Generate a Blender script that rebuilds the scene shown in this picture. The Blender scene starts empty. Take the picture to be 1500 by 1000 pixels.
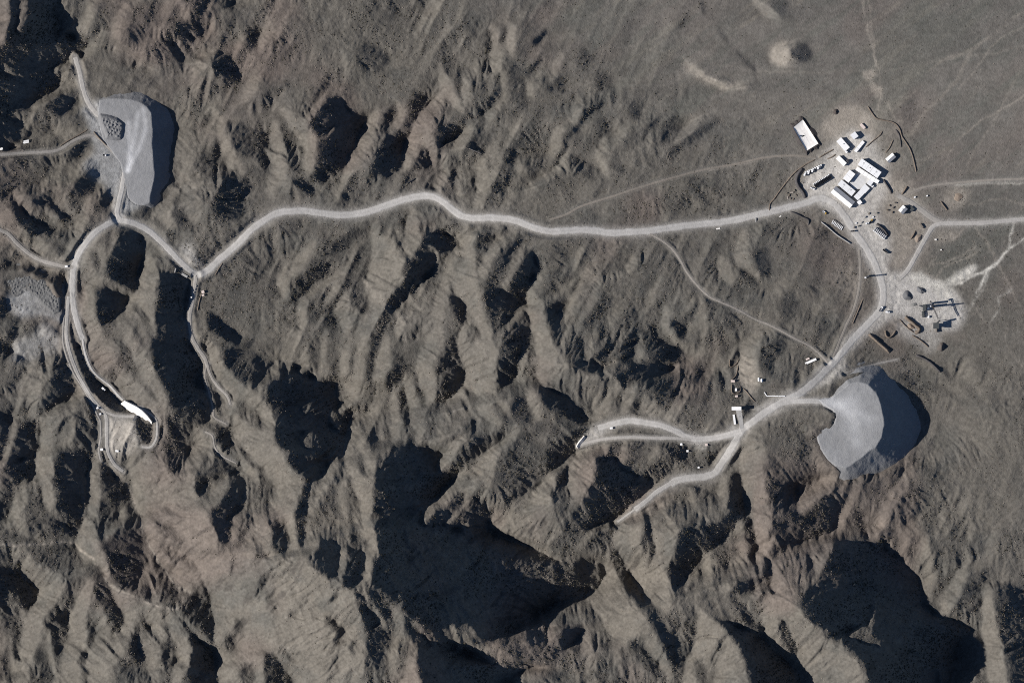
import numpy as np, math
D=1.25; X0=-125.0; Y0=-125.0; NX=1401; NY=1001
SUN_E=math.radians(30); SUN_A=math.radians(6)
def gauss1(a,s,ax):
    r=max(1,int(3*s)); k=np.exp(-0.5*(np.arange(-r,r+1)/s)**2); k/=k.sum()
    pad=[(0,0),(0,0)]; pad[ax]=(r,r); b=np.pad(a,pad,mode='edge'); out=np.zeros_like(a); n=a.shape[ax]
    for i,w in enumerate(k):
        out+= w*(b[i:i+n,:] if ax==0 else b[:,i:i+n])
    return out
def gauss(a,s): return gauss1(gauss1(a,s,0),s,1)
def fftgauss(a,s):
    ky=np.fft.fftfreq(a.shape[0])[:,None]; kx=np.fft.rfftfreq(a.shape[1])[None,:]
    return np.fft.irfft2(np.fft.rfft2(a)*np.exp(-2*(math.pi*s)**2*(kx*kx+ky*ky)),a.shape)
def win(x0,x1,y0,y1,pad):
    i0=max(0,int((x0-pad-X0)/D)); i1=min(NX,int((x1+pad-X0)/D)+2)
    j0=max(0,int((y0-pad-Y0)/D)); j1=min(NY,int((y1+pad-Y0)/D)+2)
    if i1<=i0 or j1<=j0: return None
    X=X0+D*np.arange(i0,i1)[None,:]; Y=Y0+D*np.arange(j0,j1)[:,None]
    return slice(j0,j1),slice(i0,i1),X,Y
def poly_mask(pts,feather,wob=None):
    xs=[p[0] for p in pts]; ys=[p[1] for p in pts]
    w=win(min(xs),max(xs),min(ys),max(ys),4*feather+6)
    if w is None: return None
    sj,si,X,Y=w
    if wob is not None: X=X+wob[0][sj,si]; Y=Y+wob[1][sj,si]
    ins=np.zeros(np.broadcast(X,Y).shape,bool); n=len(pts)
    for k in range(n):
        x1,y1=pts[k]; x2,y2=pts[(k+1)%n]
        if y1==y2: continue
        c=((Y>=y1)!=(Y>=y2)) & (X< x1+(Y-y1)*(x2-x1)/(y2-y1))
        ins^=c
    m=ins.astype(float)
    if feather>0: m=gauss(m,feather/D)
    return sj,si,m
def seg_dist(pts,pad,wob=None):
    xs=[p[0] for p in pts]; ys=[p[1] for p in pts]
    w=win(min(xs),max(xs),min(ys),max(ys),pad)
    if w is None: return None
    sj,si,X,Y=w
    if wob is not None: X=X+wob[0][sj,si]; Y=Y+wob[1][sj,si]
    best=None;L=0;tot=sum(math.dist(pts[k],pts[k+1]) for k in range(len(pts)-1))
    par=None
    for k in range(len(pts)-1):
        x1,y1=pts[k]; x2,y2=pts[k+1]; dx=x2-x1; dy=y2-y1; l2=dx*dx+dy*dy+1e-9
        t=np.clip(((X-x1)*dx+(Y-y1)*dy)/l2,0,1)
        d=np.hypot(X-x1-t*dx,Y-y1-t*dy)
        s=L+t*math.sqrt(l2)
        if best is None: best=d;par=s
        else:
            u=d<best; best=np.where(u,d,best); par=np.where(u,s,par)
        L+=math.sqrt(l2)
    return sj,si,best,par/max(tot,1e-6)
def vnoise(freq,seed,octaves=4,gain=0.5,ax=1.0,ay=1.0,rot=0.0,ridged=False):
    """gradient-free value noise, freq = cycles per metre"""
    rng=np.random.RandomState(seed); out=np.zeros((NY,NX)); amp=1;tot=0
    X=X0+D*np.arange(NX)[None,:]; Y=Y0+D*np.arange(NY)[:,None]
    c,s=math.cos(rot),math.sin(rot)
    U=(X*c+Y*s)*ax; V=(-X*s+Y*c)*ay
    for o in range(octaves):
        f=freq*2**o
        u=U*f+rng.rand()*97; v=V*f+rng.rand()*97
        iu=np.floor(u).astype(np.int64); iv=np.floor(v).astype(np.int64); fu=u-iu; fv=v-iv
        fu=fu*fu*fu*(fu*(fu*6-15)+10); fv=fv*fv*fv*(fv*(fv*6-15)+10)
        tab=rng.rand(256,256)*2-1
        g=lambda a,b: tab[b&255,a&255]
        n=(g(iu,iv)*(1-fu)+g(iu+1,iv)*fu)*(1-fv)+(g(iu,iv+1)*(1-fu)+g(iu+1,iv+1)*fu)*fv
        if ridged: n=1-2*np.abs(n)
        out+=amp*n; tot+=amp; amp*=gain
    return out/tot
def parse_tone(txt):
    L1=[];L2=[];L3=[]; ox=oy=0; sc=4.0
    for line in txt.strip().split('\n'):
        t=line.split()
        if t[0] in 'TV': ox,oy=float(t[1]),float(t[2]); sc=4.0 if t[0]=='T' else float(t[3]); continue
        v=float(t[1])/10
        P=lambda q:[(spread(ox,oy,*map(float,a.split(','))) if sc==4.0 else (ox+float(a.split(',')[0])/sc,oy+float(a.split(',')[1])/sc)) for a in q]
        if t[0]=='P': (L1 if v>0 else L2).append(('P',v,P(t[2:])))
        elif t[0]=='E':
            c=P([t[2]])[0]; r=[float(a)/sc for a in t[3].split(',')]
            L2.append(('E',v,c,r))
        else: L3.append(('S',v,float(t[2])/sc,P(t[3:])))
    return L1,L2,L3
def spread(ox,oy,a,b):
    """features that end on a tile edge run a little into the next tile; on the frame edge they run far out"""
    x=ox+a/4; y=oy+b/4
    if a<=3: x-= 4 if ox>0 else 60
    if a>=1197: x+= 4 if ox<1199 else 60
    if b<=3: y-= 4 if oy>0 else 60
    if b>=997: y+= 4 if oy<749 else 60
    return x,y
def extend_unused(pts,tol=1.0,far=130):
    """features touching the frame edge run on beyond it"""
    out=[]
    for x,y in pts:
        if x<=tol: x-=far
        elif x>=1500-tol: x+=far
        if y<=tol: y-=far
        elif y>=1000-tol: y+=far
        out.append((x,y))
    return out
def tone_map(txt):
    wob=(3.4*vnoise(1/13.,5,4,.6),3.4*vnoise(1/13.,6,4,.6))
    L1,L2,L3=parse_tone(txt)
    m=0.02-0.12/(1+np.exp(-((Y0+D*np.arange(NY)[:,None]-70)-0.62*(X0+D*np.arange(NX)[None,:]-880))/60.)); cov=np.zeros((NY,NX))
    for it in L1+L2+L3:
        if it[0]=='P':
            r=poly_mask(it[2],1.9,wob)
            if r is None: continue
            sj,si,a=r
        elif it[0]=='E':
            (cx,cy),(rx,ry)=it[2],it[3]
            w=win(cx-rx,cx+rx,cy-ry,cy+ry,6+0.5*max(rx,ry))
            if w is None: continue
            sj,si,X,Y=w
            rr=np.hypot((X+wob[0][sj,si]-cx)/rx,(Y+wob[1][sj,si]-cy)/ry)
            a=1/(1+np.exp((rr-1)*min(rx,ry)/1.8))
        else:
            w_=it[2]; r=seg_dist(it[3],w_+6,wob)
            if r is None: continue
            sj,si,d,par=r
            hw=w_/2*(0.6+0.45*np.sin(np.pi*np.clip(par,0.02,0.98)))
            a=1/(1+np.exp((d-hw)/1.5))
        m[sj,si]=m[sj,si]*(1-a)+it[1]*a; cov[sj,si]=np.maximum(cov[sj,si],a)
    # minor spurs and gullies between the drawn ones, strike NNE-SSW, fading out on the plain
    X=X0+D*np.arange(NX)[None,:]; Y=Y0+D*np.arange(NY)[:,None]
    hill=1/(1+np.exp(-((Y-70)-0.62*(X-880)+60*vnoise(1/160.,8,2))/60.))
    hill=0.10+0.90*hill
    low=1/(1+np.exp(-((Y-690)-0.12*(X-400))/50.))
    wx=7*vnoise(1/45.,14,2)
    def spur(f,seed,oc,el,r1,r2):
        A=vnoise(f,seed,oc,0.5,1.0,el,math.radians(r1),True); B=vnoise(f,seed+50,oc,0.5,1.0,el,math.radians(r2),True)
        h=A*(1-low)+B*low
        return h
    # little ridges: their side slopes, seen along the light
    hs=spur(1/64.,11,3,0.42,27,-14)
    g1=np.gradient(hs,D,axis=1); g1=g1/(np.abs(g1).mean()*2.2)
    hs2=spur(1/24.,12,2,0.5,20,-8)
    g2=np.gradient(hs2,D,axis=1); g2=g2/(np.abs(g2).mean()*2.2)
    patch=np.clip(0.75+0.9*vnoise(1/120.,15,2),0.25,1.3)
    flat=1/(1+np.exp(-(X-1225-20*vnoise(1/60.,16,2))/18.))/(1+np.exp((Y-640)/45.))
    k=hill*patch*(1-0.72*gauss(cov,3))*(1-0.85*flat)
    m=m*(1+0.4*np.exp(-(((X-800)/300)**4+((Y-170)/170)**4)))
    m=m+k*(0.44*np.clip(g1,-1.7,1.7)+0.15*np.clip(g2,-1.6,1.6))
    return m
def grads(h):
    return np.gradient(h,D,axis=1),np.gradient(h,D,axis=0)
def cast(h):
    ys=np.arange(NY); tA=math.tan(SUN_A); tE=math.tan(SUN_E)/math.cos(SUN_A)
    # shear so that the light runs along rows: sheared[j, i] = h at row j - tA*i
    sh=np.empty_like(h)
    for i in range(NX): sh[:,i]=np.interp(ys-tA*i+tA*NX,ys,h[:,i]) if False else np.interp(ys-tA*(i-NX/2),ys,h[:,i])
    H=sh[:,0].copy(); S=np.zeros_like(h)
    for i in range(1,NX):
        H=np.maximum(H,sh[:,i-1])-D*tE
        S[:,i]=np.maximum(0,H-sh[:,i])
    out=np.empty_like(h)
    for i in range(NX): out[:,i]=np.interp(ys+tA*(i-NX/2),ys,S[:,i])
    return out
def shade(h,withcast=True):
    p,q=grads(h)
    cE,sE=math.cos(SUN_E),math.sin(SUN_E)
    s=(p*cE*math.cos(SUN_A)-q*cE*math.sin(SUN_A)+sE)/np.sqrt(1+p*p+q*q)
    s=np.maximum(s,0)
    if withcast: s=s*np.exp(-cast(h)/0.6)
    return s
def solve(p,q,h0,lam,mu):
    kx=2*np.pi*np.fft.rfftfreq(NX,D)[None,:]; ky=2*np.pi*np.fft.fftfreq(NY,D)[:,None]
    A=kx*kx+lam*ky*ky+mu
    F=(-1j*kx)*np.fft.rfft2(p)+lam*(-1j*ky)*np.fft.rfft2(q)+mu*np.fft.rfft2(h0)
    return np.fft.irfft2(F/A,(NY,NX))
def target(m):
    return np.where(m<0,np.where(m<-.86,0.0,0.5+0.5*np.maximum(m,-.86)*1.08),0.5+0.88*m)
def build(txt,iters=26,verbose=False,lam=0.09,ell=1500.):
    m=tone_with_roads(txt)
    t=np.clip(target(m),0,0.98)
    X=X0+D*np.arange(NX)[None,:]; Y=Y0+D*np.arange(NY)[:,None]
    h0=-28*np.exp(-(((X-835)/55)**2+((Y-848)/35)**2))+55*np.exp(-(((X-560)/420)**2+((Y-900)/260)**2))+25*np.exp(-(((X-1150)/250)**2+((Y-850)/200)**2))+20*np.exp(-(((X-60)/200)**2+((Y-60)/150)**2))
    p=np.where(m<0,0.80*m,1.0*m); q=np.gradient(h0,D,axis=0)
    mu=1/ell**2
    h=solve(p,q,h0,lam,mu)
    w=np.where(t<0.2,1.0,np.where(t<0.42,0.8,np.where(t>0.6,0.9,0.45)))
    w=gauss(w,1.2)
    for k in range(iters):
        c=cast(h); s=shade(h,False); s=s*np.exp(-c/0.6); e=t-s
        if verbose: print(k,'rms',float(np.sqrt((e[100:-100,100:-100]**2).mean())), h.min(),h.max())
        hx,hy=grads(h)
        want=np.where(t<0.06,np.minimum(hx,-0.64*(1-np.clip((c-2)/34,0,1))),hx+1.1*e)
        want=np.clip(want,-1.1,1.0)
        pe=hx+1.5*w*(want-hx)+0.9*(t<0.06)*(want-hx)
        h=solve(pe,0.3*q+0.7*hy*0.93,h0,lam,mu)
    if verbose:
        c=slice(100,-100); S=shade(h)[c,c]; T=t[c,c]
        for lo,hi in ((0,.1),(.1,.25),(.25,.4),(.4,.6),(.6,.75),(.75,.9),(.9,1)):
            k=(T>=lo)&(T<hi); print(lo,hi,'frac',k.mean().round(3),'t',T[k].mean().round(3),'s',S[k].mean().round(3),'p',grads(h)[0][c,c][k].mean().round(3))
    return m,t,h

TONE="""T 0 0
P 4 0,0 75,0 60,120 40,270 0,200
P -10 80,0 250,0 355,60 365,150 410,200 520,260 465,325 435,345 300,405 320,450 355,480 330,520 200,600 185,640 60,660 0,620 0,300 40,270 60,120
P -9 300,560 470,540 460,620 350,690 250,640
P -9 0,680 80,690 150,740 180,790 100,870 0,900
P -7 180,720 300,740 310,780 250,800 180,760
E -5 475,690 45,45
E -5 410,395 32,38
E -5 450,550 30,25
E -7 550,560 28,20
P -5 530,210 560,150 640,135 600,205
E -4 590,20 45,40
S -4 30 700,80 760,20
S -5 35 870,0 860,110
E -8 810,200 60,50
E -9 1100,190 85,50
E -8 1110,15 65,28
E -5 930,300 60,40
E -6 1115,305 32,30
S 3 60 690,100 680,280
S 3 40 150,20 135,90 118,180
S 1 14 0,380 130,445
S 3 50 620,200 500,330
S 2 40 480,30 380,150
S 2 50 1010,20 960,90
S 2 24 200,620 330,560
S 2 24 330,690 210,640
S 3 50 1170,420 1130,560
T 600 0
S 4 60 490,160 510,280 500,400 540,560 480,680
S 4 60 590,140 605,330
S 4 50 180,400 200,500 290,640
S 3 30 370,400 400,420
S 4 40 325,500 360,610
S 5 70 90,690 80,760 110,860 130,920
S 4 60 360,770 260,880
S 4 60 30,820 0,900
S -6 38 460,200 465,420
S -5 35 550,160 550,230
S -6 42 510,470 490,590 420,650
S -6 42 280,440 300,500 330,610
P -7 700,250 790,170 820,190 740,280
S -6 30 690,420 760,360
S -4 90 620,400 650,620
P -4 760,470 830,400 840,460 780,500
E -6 860,490 55,42
P -4 1010,270 1080,340 1000,410 970,380
E -5 1130,480 50,50
E -7 220,770 70,42
E -6 50,600 50,70
S -5 50 0,700 30,790
S -6 40 90,880 160,915
E -4 210,405 35,35
S -4 30 420,560 440,480
S -8 18 375,845 420,900
S -8 32 970,760 955,830 900,900
S -5 20 1000,700 1060,620
E -7 590,910 40,40
E -4 710,900 42,42
E -6 80,960 65,40
E -4 1130,740 50,42
S 4 70 870,770 840,900
S 4 50 1000,630 980,680
S 4 60 430,940 400,1000
S 2 50 880,320 830,460
S 3 30 690,470 720,560
T 900 0
E 5 970,330 62,62
P -7 1030,290 1070,262 1130,262 1165,300 1160,335 1120,365 1070,362 1035,340
E 5 900,70 30,30
S 5 50 830,10 960,110
E -4 970,30 60,60
S -4 16 615,180 670,250
S -5 16 720,310 830,410
S -5 22 430,90 375,155
S -5 22 515,5 530,80
E -4 130,630 42,60
S -6 26 180,770 240,700
S -5 38 520,760 340,890
E -4 360,740 40,40
S -4 20 600,720 520,760
S 4 32 540,460 660,520 760,510
S -5 20 520,430 610,460 700,480
S 3 40 60,760 30,850
S 2 40 210,780 190,840
S 4 30 420,370 520,430
T 1200 0
E -2 530,640 50,80
T 0 250
P -8 0,10 60,0 240,0 230,60 130,90 30,100
P -8 420,100 500,20 590,0 570,80 540,140 470,150
P -8 560,170 620,110 660,100 685,160 660,210 600,220
P -10 200,160 270,125 330,150 410,250 400,290 350,300 310,240 250,210
P -9 50,150 100,180 160,250 260,310 330,350 290,380 180,370 110,310 80,250
P -7 350,380 420,340 450,380 400,430
P -9 320,430 390,440 375,505 330,490
S 3 50 90,140 180,230
S 4 50 270,220 340,310
P 3 0,90 40,180 90,300 180,370 310,440 320,500 250,520 150,470 60,370 0,330
S 2 60 320,150 420,260
P -7 0,500 60,510 80,550 40,570 0,550
E -10 10,810 35,60
P -7 60,880 110,850 90,990 20,1000
P -8 150,970 210,860 225,910 190,970
S -7 40 220,850 350,960
P 4 450,560 520,450 600,420 640,560 590,640 560,700 570,830 620,1000 480,1000
S -4 40 550,490 580,590
P -10 700,360 840,370 830,520 800,640 800,700 760,720 700,690 640,640 620,590 650,510
P -10 560,690 620,680 700,720 750,740 720,820 660,880 600,910 560,860
S 3 30 650,650 770,730
P 5 840,460 910,520 920,620 900,800 930,960 860,990 800,850 720,830 740,760 800,700
S -4 60 790,800 880,960
P -10 930,590 1040,600 1130,640 1110,780 1120,1000 930,1000 910,850
P -6 1030,90 1040,220 1110,320 1160,370 1060,330 1010,250
P 4 1040,0 1010,90 900,260 1000,350 1050,340 1010,240
P 3 1070,100 1180,150 1190,320 1120,300 1060,200
E -6 1185,510 20,40
P -10 395,720 430,700 450,850 480,1000 400,1000
T 900 250
E -3 80,490 42,42
S 3 40 120,520 90,590
P -5 570,560 610,540 590,640 540,660
S 3 70 620,560 680,640
S 4 80 760,380 740,500 840,650
P -7 800,480 900,440 920,560 890,640 840,600 810,560
S -7 50 740,590 830,660
E -5 930,340 62,42
E -4 1040,310 32,42
S 3 40 860,320 820,420
E -4 680,520 42,32
S -3 42 660,400 560,480
E -4 710,690 60,32
E -6 1020,790 60,72
E -4 1170,680 50,60
E -3 1130,860 40,50
E -5 680,880 52,60
S 3 60 510,790 520,960
S -4 50 480,780 430,880
S 5 30 300,850 310,940 350,990
P -9 320,880 420,900 400,990 350,980
E -4 560,800 52,50
P -5 0,940 60,850 100,800 120,840 50,960
P -8 60,990 130,900 160,930 140,1000
E -7 205,950 52,50
S -3 40 300,660 360,640
S -4 30 190,660 160,740
S 3 32 240,680 210,770
S 2 60 990,640 960,720
E -4 340,190 90,60
E -4 480,90 50,40
S -3 50 560,190 500,230
E -3 700,120 60,40
T 1200 250
E -5 20,370 42,42
E -5 20,910 30,60
E -4 10,500 20,50
T 0 500
P -9 0,0 120,0 100,40 50,80 0,50
P -10 330,90 370,60 400,160 450,240 430,290 390,370 330,410 270,410 250,360 300,250 310,150
P 4 160,160 250,140 240,300 220,440 170,440 150,300
S -5 60 130,160 60,280 0,350
P -8 0,440 50,400 80,420 60,560 20,700 0,700
S 4 35 130,300 90,440 60,600 10,720
P -9 130,490 220,480 250,560 240,640 130,700 50,740 10,760 100,580
P -10 20,740 200,700 200,800 130,850 40,800
S 4 80 480,290 400,380 270,450 270,620 230,740 290,940
S 3 40 430,460 400,600
P -7 430,430 560,420 580,560 520,600 420,600
P -10 340,650 480,620 530,660 530,880 490,980 330,1000 310,800
S 4 70 550,690 550,900 530,1000
P -9 580,690 640,740 740,840 740,1000 590,1000 580,850
P -8 0,820 100,880 60,1000 0,960
S 3 60 150,870 90,1000
S -5 50 200,850 190,960
P -10 410,0 485,0 530,120 560,190 640,250 720,340 700,360 790,440 650,420 600,380 520,280 450,170 420,80
P -9 790,440 890,490 880,530 890,570 870,600 810,590 790,510
P 4 500,0 640,0 700,50 780,200 860,300 950,400 900,440 720,350 600,230 540,130
E -4 750,90 60,90
E -3 650,200 30,40
S 4 80 760,0 850,160 940,300 960,400
P -10 890,0 1130,0 1190,60 1200,110 1160,250 1190,320 1110,340 1080,390 1000,390 940,260 890,150
P -8 980,430 1080,400 1100,440 1130,500 1100,700 1050,760 970,740 1000,600 970,500
P -9 1120,360 1200,330 1200,480 1140,490
S 4 50 1150,520 1120,720 1110,860
P -10 1160,740 1200,700 1200,940 1140,880
P 4 750,750 900,640 1000,760 1100,850 1200,960 1200,1000 800,1000
T 300 500
P 5 0,0 60,20 200,230 330,330 390,410 400,520 480,700 590,820 560,900 540,1000 440,1000 230,760 180,620 150,320 40,180
S -4 90 200,380 320,480
P -10 0,270 60,290 100,360 90,440 60,420 40,340 0,320
P -9 0,370 40,380 30,450 0,470
P -10 50,450 130,510 155,600 110,640 60,560
P -9 40,680 180,720 150,770 30,770
S 3 60 100,820 40,960
P -9 170,780 210,800 230,900 200,1000 70,1000 130,900
S -6 30 200,630 330,760 420,930
E -5 360,880 42,80
P -8 80,90 180,70 330,130 360,200 310,240 210,240 150,170
P -10 350,250 430,220 470,130 560,140 640,220 770,240 775,330 860,400 850,480 830,600 820,680 740,720 690,820 590,800 480,710 500,640 420,600 410,480 380,390
E -2 590,400 24,20
E -3 610,580 45,50
S 2 24 490,180 480,240
E -3 740,440 14,30
E -3 775,510 24,20
S 3 50 850,0 810,180 830,240
S 4 60 950,0 900,200 880,330 800,400
S -5 32 880,40 860,180
P -6 940,60 1000,40 960,180 930,200
S 4 70 1070,0 1060,140 1010,220
S -6 40 1020,120 970,210
P -9 1110,90 1170,80 1130,200 1100,290 1060,250 1060,190
S 4 40 1140,260 1110,380 1130,560
S -7 50 1150,300 1170,440
S 4 40 1190,240 1197,380
S 4 26 600,80 590,160
S 4 30 690,40 700,150
S -4 30 650,60 640,160
P 5 860,430 900,540 1000,700 990,770 980,900 990,1000 920,1000 860,860 820,680 840,580
S -4 50 880,600 930,760
P -10 1010,680 1100,620 1200,600 1200,900 1130,1000 990,960 1000,800
P -6 960,540 1010,560 1010,640 980,640
P -8 770,690 820,690 830,770 800,850 740,800
S 3 50 760,710 690,850 640,980
S 3 40 830,800 800,900 830,1000
S -5 50 740,870 720,1000
P -8 590,840 650,860 630,950 560,1000 540,960
S -3 40 920,460 960,540
S 3 40 1040,430 1020,540
S -4 40 1080,430 1060,560
T 600 500
S 5 70 170,0 110,150 130,350
S -7 70 40,160 80,340
S 5 60 10,280 50,480 60,580
P -8 200,20 300,0 330,120 260,180 320,190 310,250 240,330 180,350 160,200
P 5 320,20 420,0 520,60 490,240 600,400 600,480 500,490 430,440 350,450 260,400 160,430 200,380 310,240 340,120
S -4 26 330,370 430,460
E -4 290,430 50,30
S -5 50 500,380 590,470
E -3 350,300 26,30
P -10 530,60 600,0 700,0 650,80 630,200 560,270 500,250 500,190
S 4 50 690,50 640,220
S -5 32 710,60 690,200
P 5 730,0 830,0 870,170 870,260 740,240 740,100
P -10 740,260 830,280 920,320 1000,400 1065,470 1000,490 900,440 820,400 770,330
S 4 70 700,280 760,440
P -8 610,330 690,330 730,390 700,480 620,460 590,400
P 3 870,200 960,170 1080,200 1180,300 1200,420 1100,470 1050,440 980,330
S -5 40 1000,280 1060,420
P -9 930,80 1010,60 1050,100 1200,0 1160,120 1110,190 1020,180 930,150
S 3 40 880,40 910,150
S 3 30 1060,50 1050,100
P -7 410,560 540,540 560,570 440,640 330,700 310,660 380,590
S 4 60 320,560 220,660 190,740
S 3 40 280,500 190,580
S -5 30 270,560 180,620
P -10 0,610 130,620 200,660 180,730 290,750 270,830 160,900 100,1000 0,940
S 4 50 640,530 480,660 460,840
S 3 30 340,760 230,870 130,960
S -6 50 400,720 380,820
S 3 35 440,690 360,800 340,950
S -7 60 690,560 620,620 540,720
P -8 690,600 880,590 960,520 1050,490 1000,560 980,620 940,680 880,720 780,720 790,640 700,670
P -3 520,640 700,680 790,720 740,800 620,860 520,800
S -8 50 750,810 650,880 590,910
E -5 560,760 40,40
P 5 770,790 880,720 880,790 830,900 820,1000 700,1000 720,880
P -9 880,730 930,740 910,870 850,960 830,900
P 5 930,740 990,640 1080,700 1090,830 1040,840 990,920 950,930 930,840
P -10 1100,680 1190,650 1200,860 1110,860 1090,800
P -9 1040,850 1200,870 1200,1000 1060,960 1000,910
P -8 130,1000 280,880 310,890 260,1000
E -7 400,960 50,40
S 3 40 430,890 420,930
S -6 50 900,900 880,1000
T 900 500
P -10 10,130 140,110 350,140 350,190 210,210 100,240 10,220
P -7 0,0 130,0 120,100 0,130
S 3 50 160,10 140,110
P -6 200,20 330,30 430,90 300,120 190,110
P -8 200,220 270,190 390,290 400,330 260,330 180,270
S 3 50 370,160 350,230
E -6 480,180 80,60
S -4 90 620,240 460,360
P 3 0,240 80,270 220,350 350,440 360,480 100,450 40,430
E -4 130,390 42,42
E -6 10,380 26,40
P 4 740,0 840,0 850,170 860,260 740,250 720,160
P -7 850,40 980,0 1020,20 940,120 930,200 880,200 840,130
P -8 755,370 815,330 810,420 770,470 750,450
P -4 80,490 230,500 220,540 60,530
P -10 310,610 390,610 430,660 390,710 330,700 300,650
E -5 140,650 50,70
S 2 60 60,600 40,700
S 2 50 250,620 220,700
S -5 60 460,690 480,740
P -10 540,680 600,660 680,560 700,590 640,680 590,750 540,740
P -10 0,760 90,760 210,810 200,870 120,920 0,960
P -5 200,700 330,720 330,790 240,810
S 5 120 790,600 800,800 860,1000
P 3 620,780 690,750 680,900 640,1000 610,900
P -10 700,770 750,780 750,880 770,1000 670,1000 690,880
P -9 460,850 520,850 560,920 500,930
S -6 40 570,850 590,960
S -5 40 290,900 260,980
E -4 380,900 40,50
S 3 40 440,880 470,980
P -10 930,830 1000,760 1160,740 1150,800 1060,900 1000,1000 920,960
E -5 1000,640 90,80
S 2 80 1180,860 1100,980
T 1200 500
P -9 0,880 60,900 60,960 0,1000
S -8 50 180,760 170,880 100,980
S 3 50 150,770 130,860
S 3 50 230,780 200,900
P -5 540,700 580,690 480,780 420,880 400,870 460,760
S 3 70 560,730 440,900 390,1000
P -5 620,720 700,760 740,800 680,850 640,800
S -4 90 620,860 480,980
P -5 570,80 680,130 760,170 810,220 760,230 670,160
S 4 16 560,95 640,130 710,185
S -5 50 480,200 560,260 700,270 830,360
S -4 26 940,110 960,220
S -3 50 960,100 1010,140
E -4 1020,300 42,36
E -5 1045,365 36,26
S -4 50 840,240 930,350
E 2 880,190 50,50
S -3 60 300,900 330,800
T 0 750
P -10 380,0 480,0 470,70 430,150 380,130
P -6 190,0 380,0 380,130 240,140 170,60
S -6 50 0,60 150,160
P -9 0,0 60,0 40,50 0,60
S 3 70 110,20 150,120
P -7 150,220 420,180 400,230 350,330 320,350 240,300
S -7 50 420,220 410,320 380,360
P -7 0,200 60,220 70,290 0,280
P -9 0,290 60,310 140,390 215,460 200,530 130,560 60,470 0,380
P -9 0,420 30,440 40,530 0,520
P 4 80,240 160,280 330,370 370,440 260,520 180,600 160,560 220,480 140,370
P 5 440,150 480,50 560,0 560,150 640,290 640,380 600,400 570,310 440,210
P -8 560,60 600,0 740,0 680,60 620,170 590,180
S 2 35 740,20 640,130
P -10 640,170 700,80 800,20 830,130 840,200 760,230 720,280 640,220
P -9 640,250 760,260 860,280 810,400 780,470 720,450 640,370
P 4 820,0 1200,0 1200,330 1120,470 1030,420 900,240 860,180
S -3 70 930,70 1060,170
S -3 60 950,210 1140,320
P -6 900,300 940,310 1030,450 1020,550 980,560 930,500
S -7 40 850,430 880,510
S 3 40 880,330 910,500
P -5 500,340 560,320 600,380 560,400 500,400
P -9 540,400 590,400 640,500 720,620 730,680 680,740 640,680 620,580
S -7 35 400,410 430,540
E -5 360,500 26,40
S 5 100 520,420 460,600 460,760 400,860 420,1000
P -8 260,620 330,560 390,570 405,680 390,780 350,770 320,700 260,680
S 2 26 320,650 360,770
P -8 480,640 540,650 560,720 575,790 530,740 480,720
P -7 440,840 540,800 560,790 530,900 540,1000 480,930
S 5 90 580,570 600,740 560,860 580,1000
P 4 620,400 720,470 830,530 820,640 740,690 730,620 650,500
S 4 120 720,730 620,850 600,1000
P -8 760,720 810,720 850,780 850,860 800,880 750,800
P -6 700,870 760,870 800,930 780,990 720,930
S 4 110 860,560 880,760 920,900
S -4 30 910,600 930,690
S -4 26 840,600 850,680
P -7 970,760 1020,790 1040,850 980,910 960,840
S 5 80 1000,600 1080,800 1030,980
P -9 1010,580 1050,620 1130,700 1200,750 1200,1000 1090,960 1110,850 1060,720
S 3 26 1050,600 1200,740
P -9 1120,490 1200,490 1200,660 1100,590
S 5 100 210,600 200,720 130,860 90,1000
P -6 80,640 130,730 90,740 60,680
S -5 30 60,740 80,860
S 3 22 50,680 70,860
P -7 0,870 40,910 50,960 0,970
S -6 60 240,830 300,960
S 3 50 10,720 10,830
S 3 30 290,850 350,980
T 300 750
P 5 0,0 60,60 80,230 240,220 320,260 500,240 560,260 700,380 790,400 880,460 930,640 950,760 900,1000 60,1000 40,700 0,380
P -9 0,400 20,480 50,700 70,920 60,1000 0,1000
P -9 40,20 180,0 150,190 100,180 60,110
P -7 200,60 260,0 290,40 250,120 200,200 170,200 210,120
S 2 22 180,30 160,170
S 3 70 330,40 360,200
P -8 400,40 470,60 510,130 490,230 430,240 400,190
S 5 40 490,20 520,110 515,240
P -9 530,0 610,0 590,120 560,220 530,240 520,180
P -3 610,0 900,0 930,180 800,180 640,140
S 3 32 740,20 760,110
S 3 24 830,30 840,150
S -4 30 700,30 700,120
S 5 55 940,0 980,180 980,240
S 4 22 965,250 960,430
P -10 680,150 780,150 800,260 780,380 720,370 640,320 620,230 680,220
S 3 30 820,220 800,350
P -10 830,190 940,230 950,300 930,380 870,430 810,430 800,370 840,280
P -10 1000,60 1100,0 1200,0 1200,620 1130,540 1060,470 980,410 980,260 1010,230
P -10 880,450 930,480 1000,580 1040,640 960,680 930,620
P -10 960,430 1010,450 1060,560 1070,630 1030,600 980,500
S 3 30 940,470 1030,620
S -7 36 310,490 340,400 390,370
S -6 16 360,510 410,450
S -6 20 400,570 430,540
S -5 22 170,290 160,360
S -5 14 370,350 500,250
S -5 14 450,360 510,300
S -5 20 500,600 530,570
S -5 16 560,550 600,510
S -6 24 750,510 780,490
S -7 36 720,620 800,690 770,760
S -5 22 880,750 870,800
S -5 42 200,640 200,700
E -7 150,760 30,42
P -8 350,820 400,820 470,900 520,990 380,1000 350,920
S -5 26 480,820 520,880
E -6 250,950 50,62
S 3 40 440,820 520,960
P -6 950,660 1070,670 1100,760 1050,850 960,920 940,800
E -6 960,780 20,40
S 3 60 1120,640 1110,760
P -6 1150,620 1200,650 1200,700
S 3 40 1100,560 1160,610
P 5 1000,1000 1200,840 1200,1000
S -3 24 770,830 730,990
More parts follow.
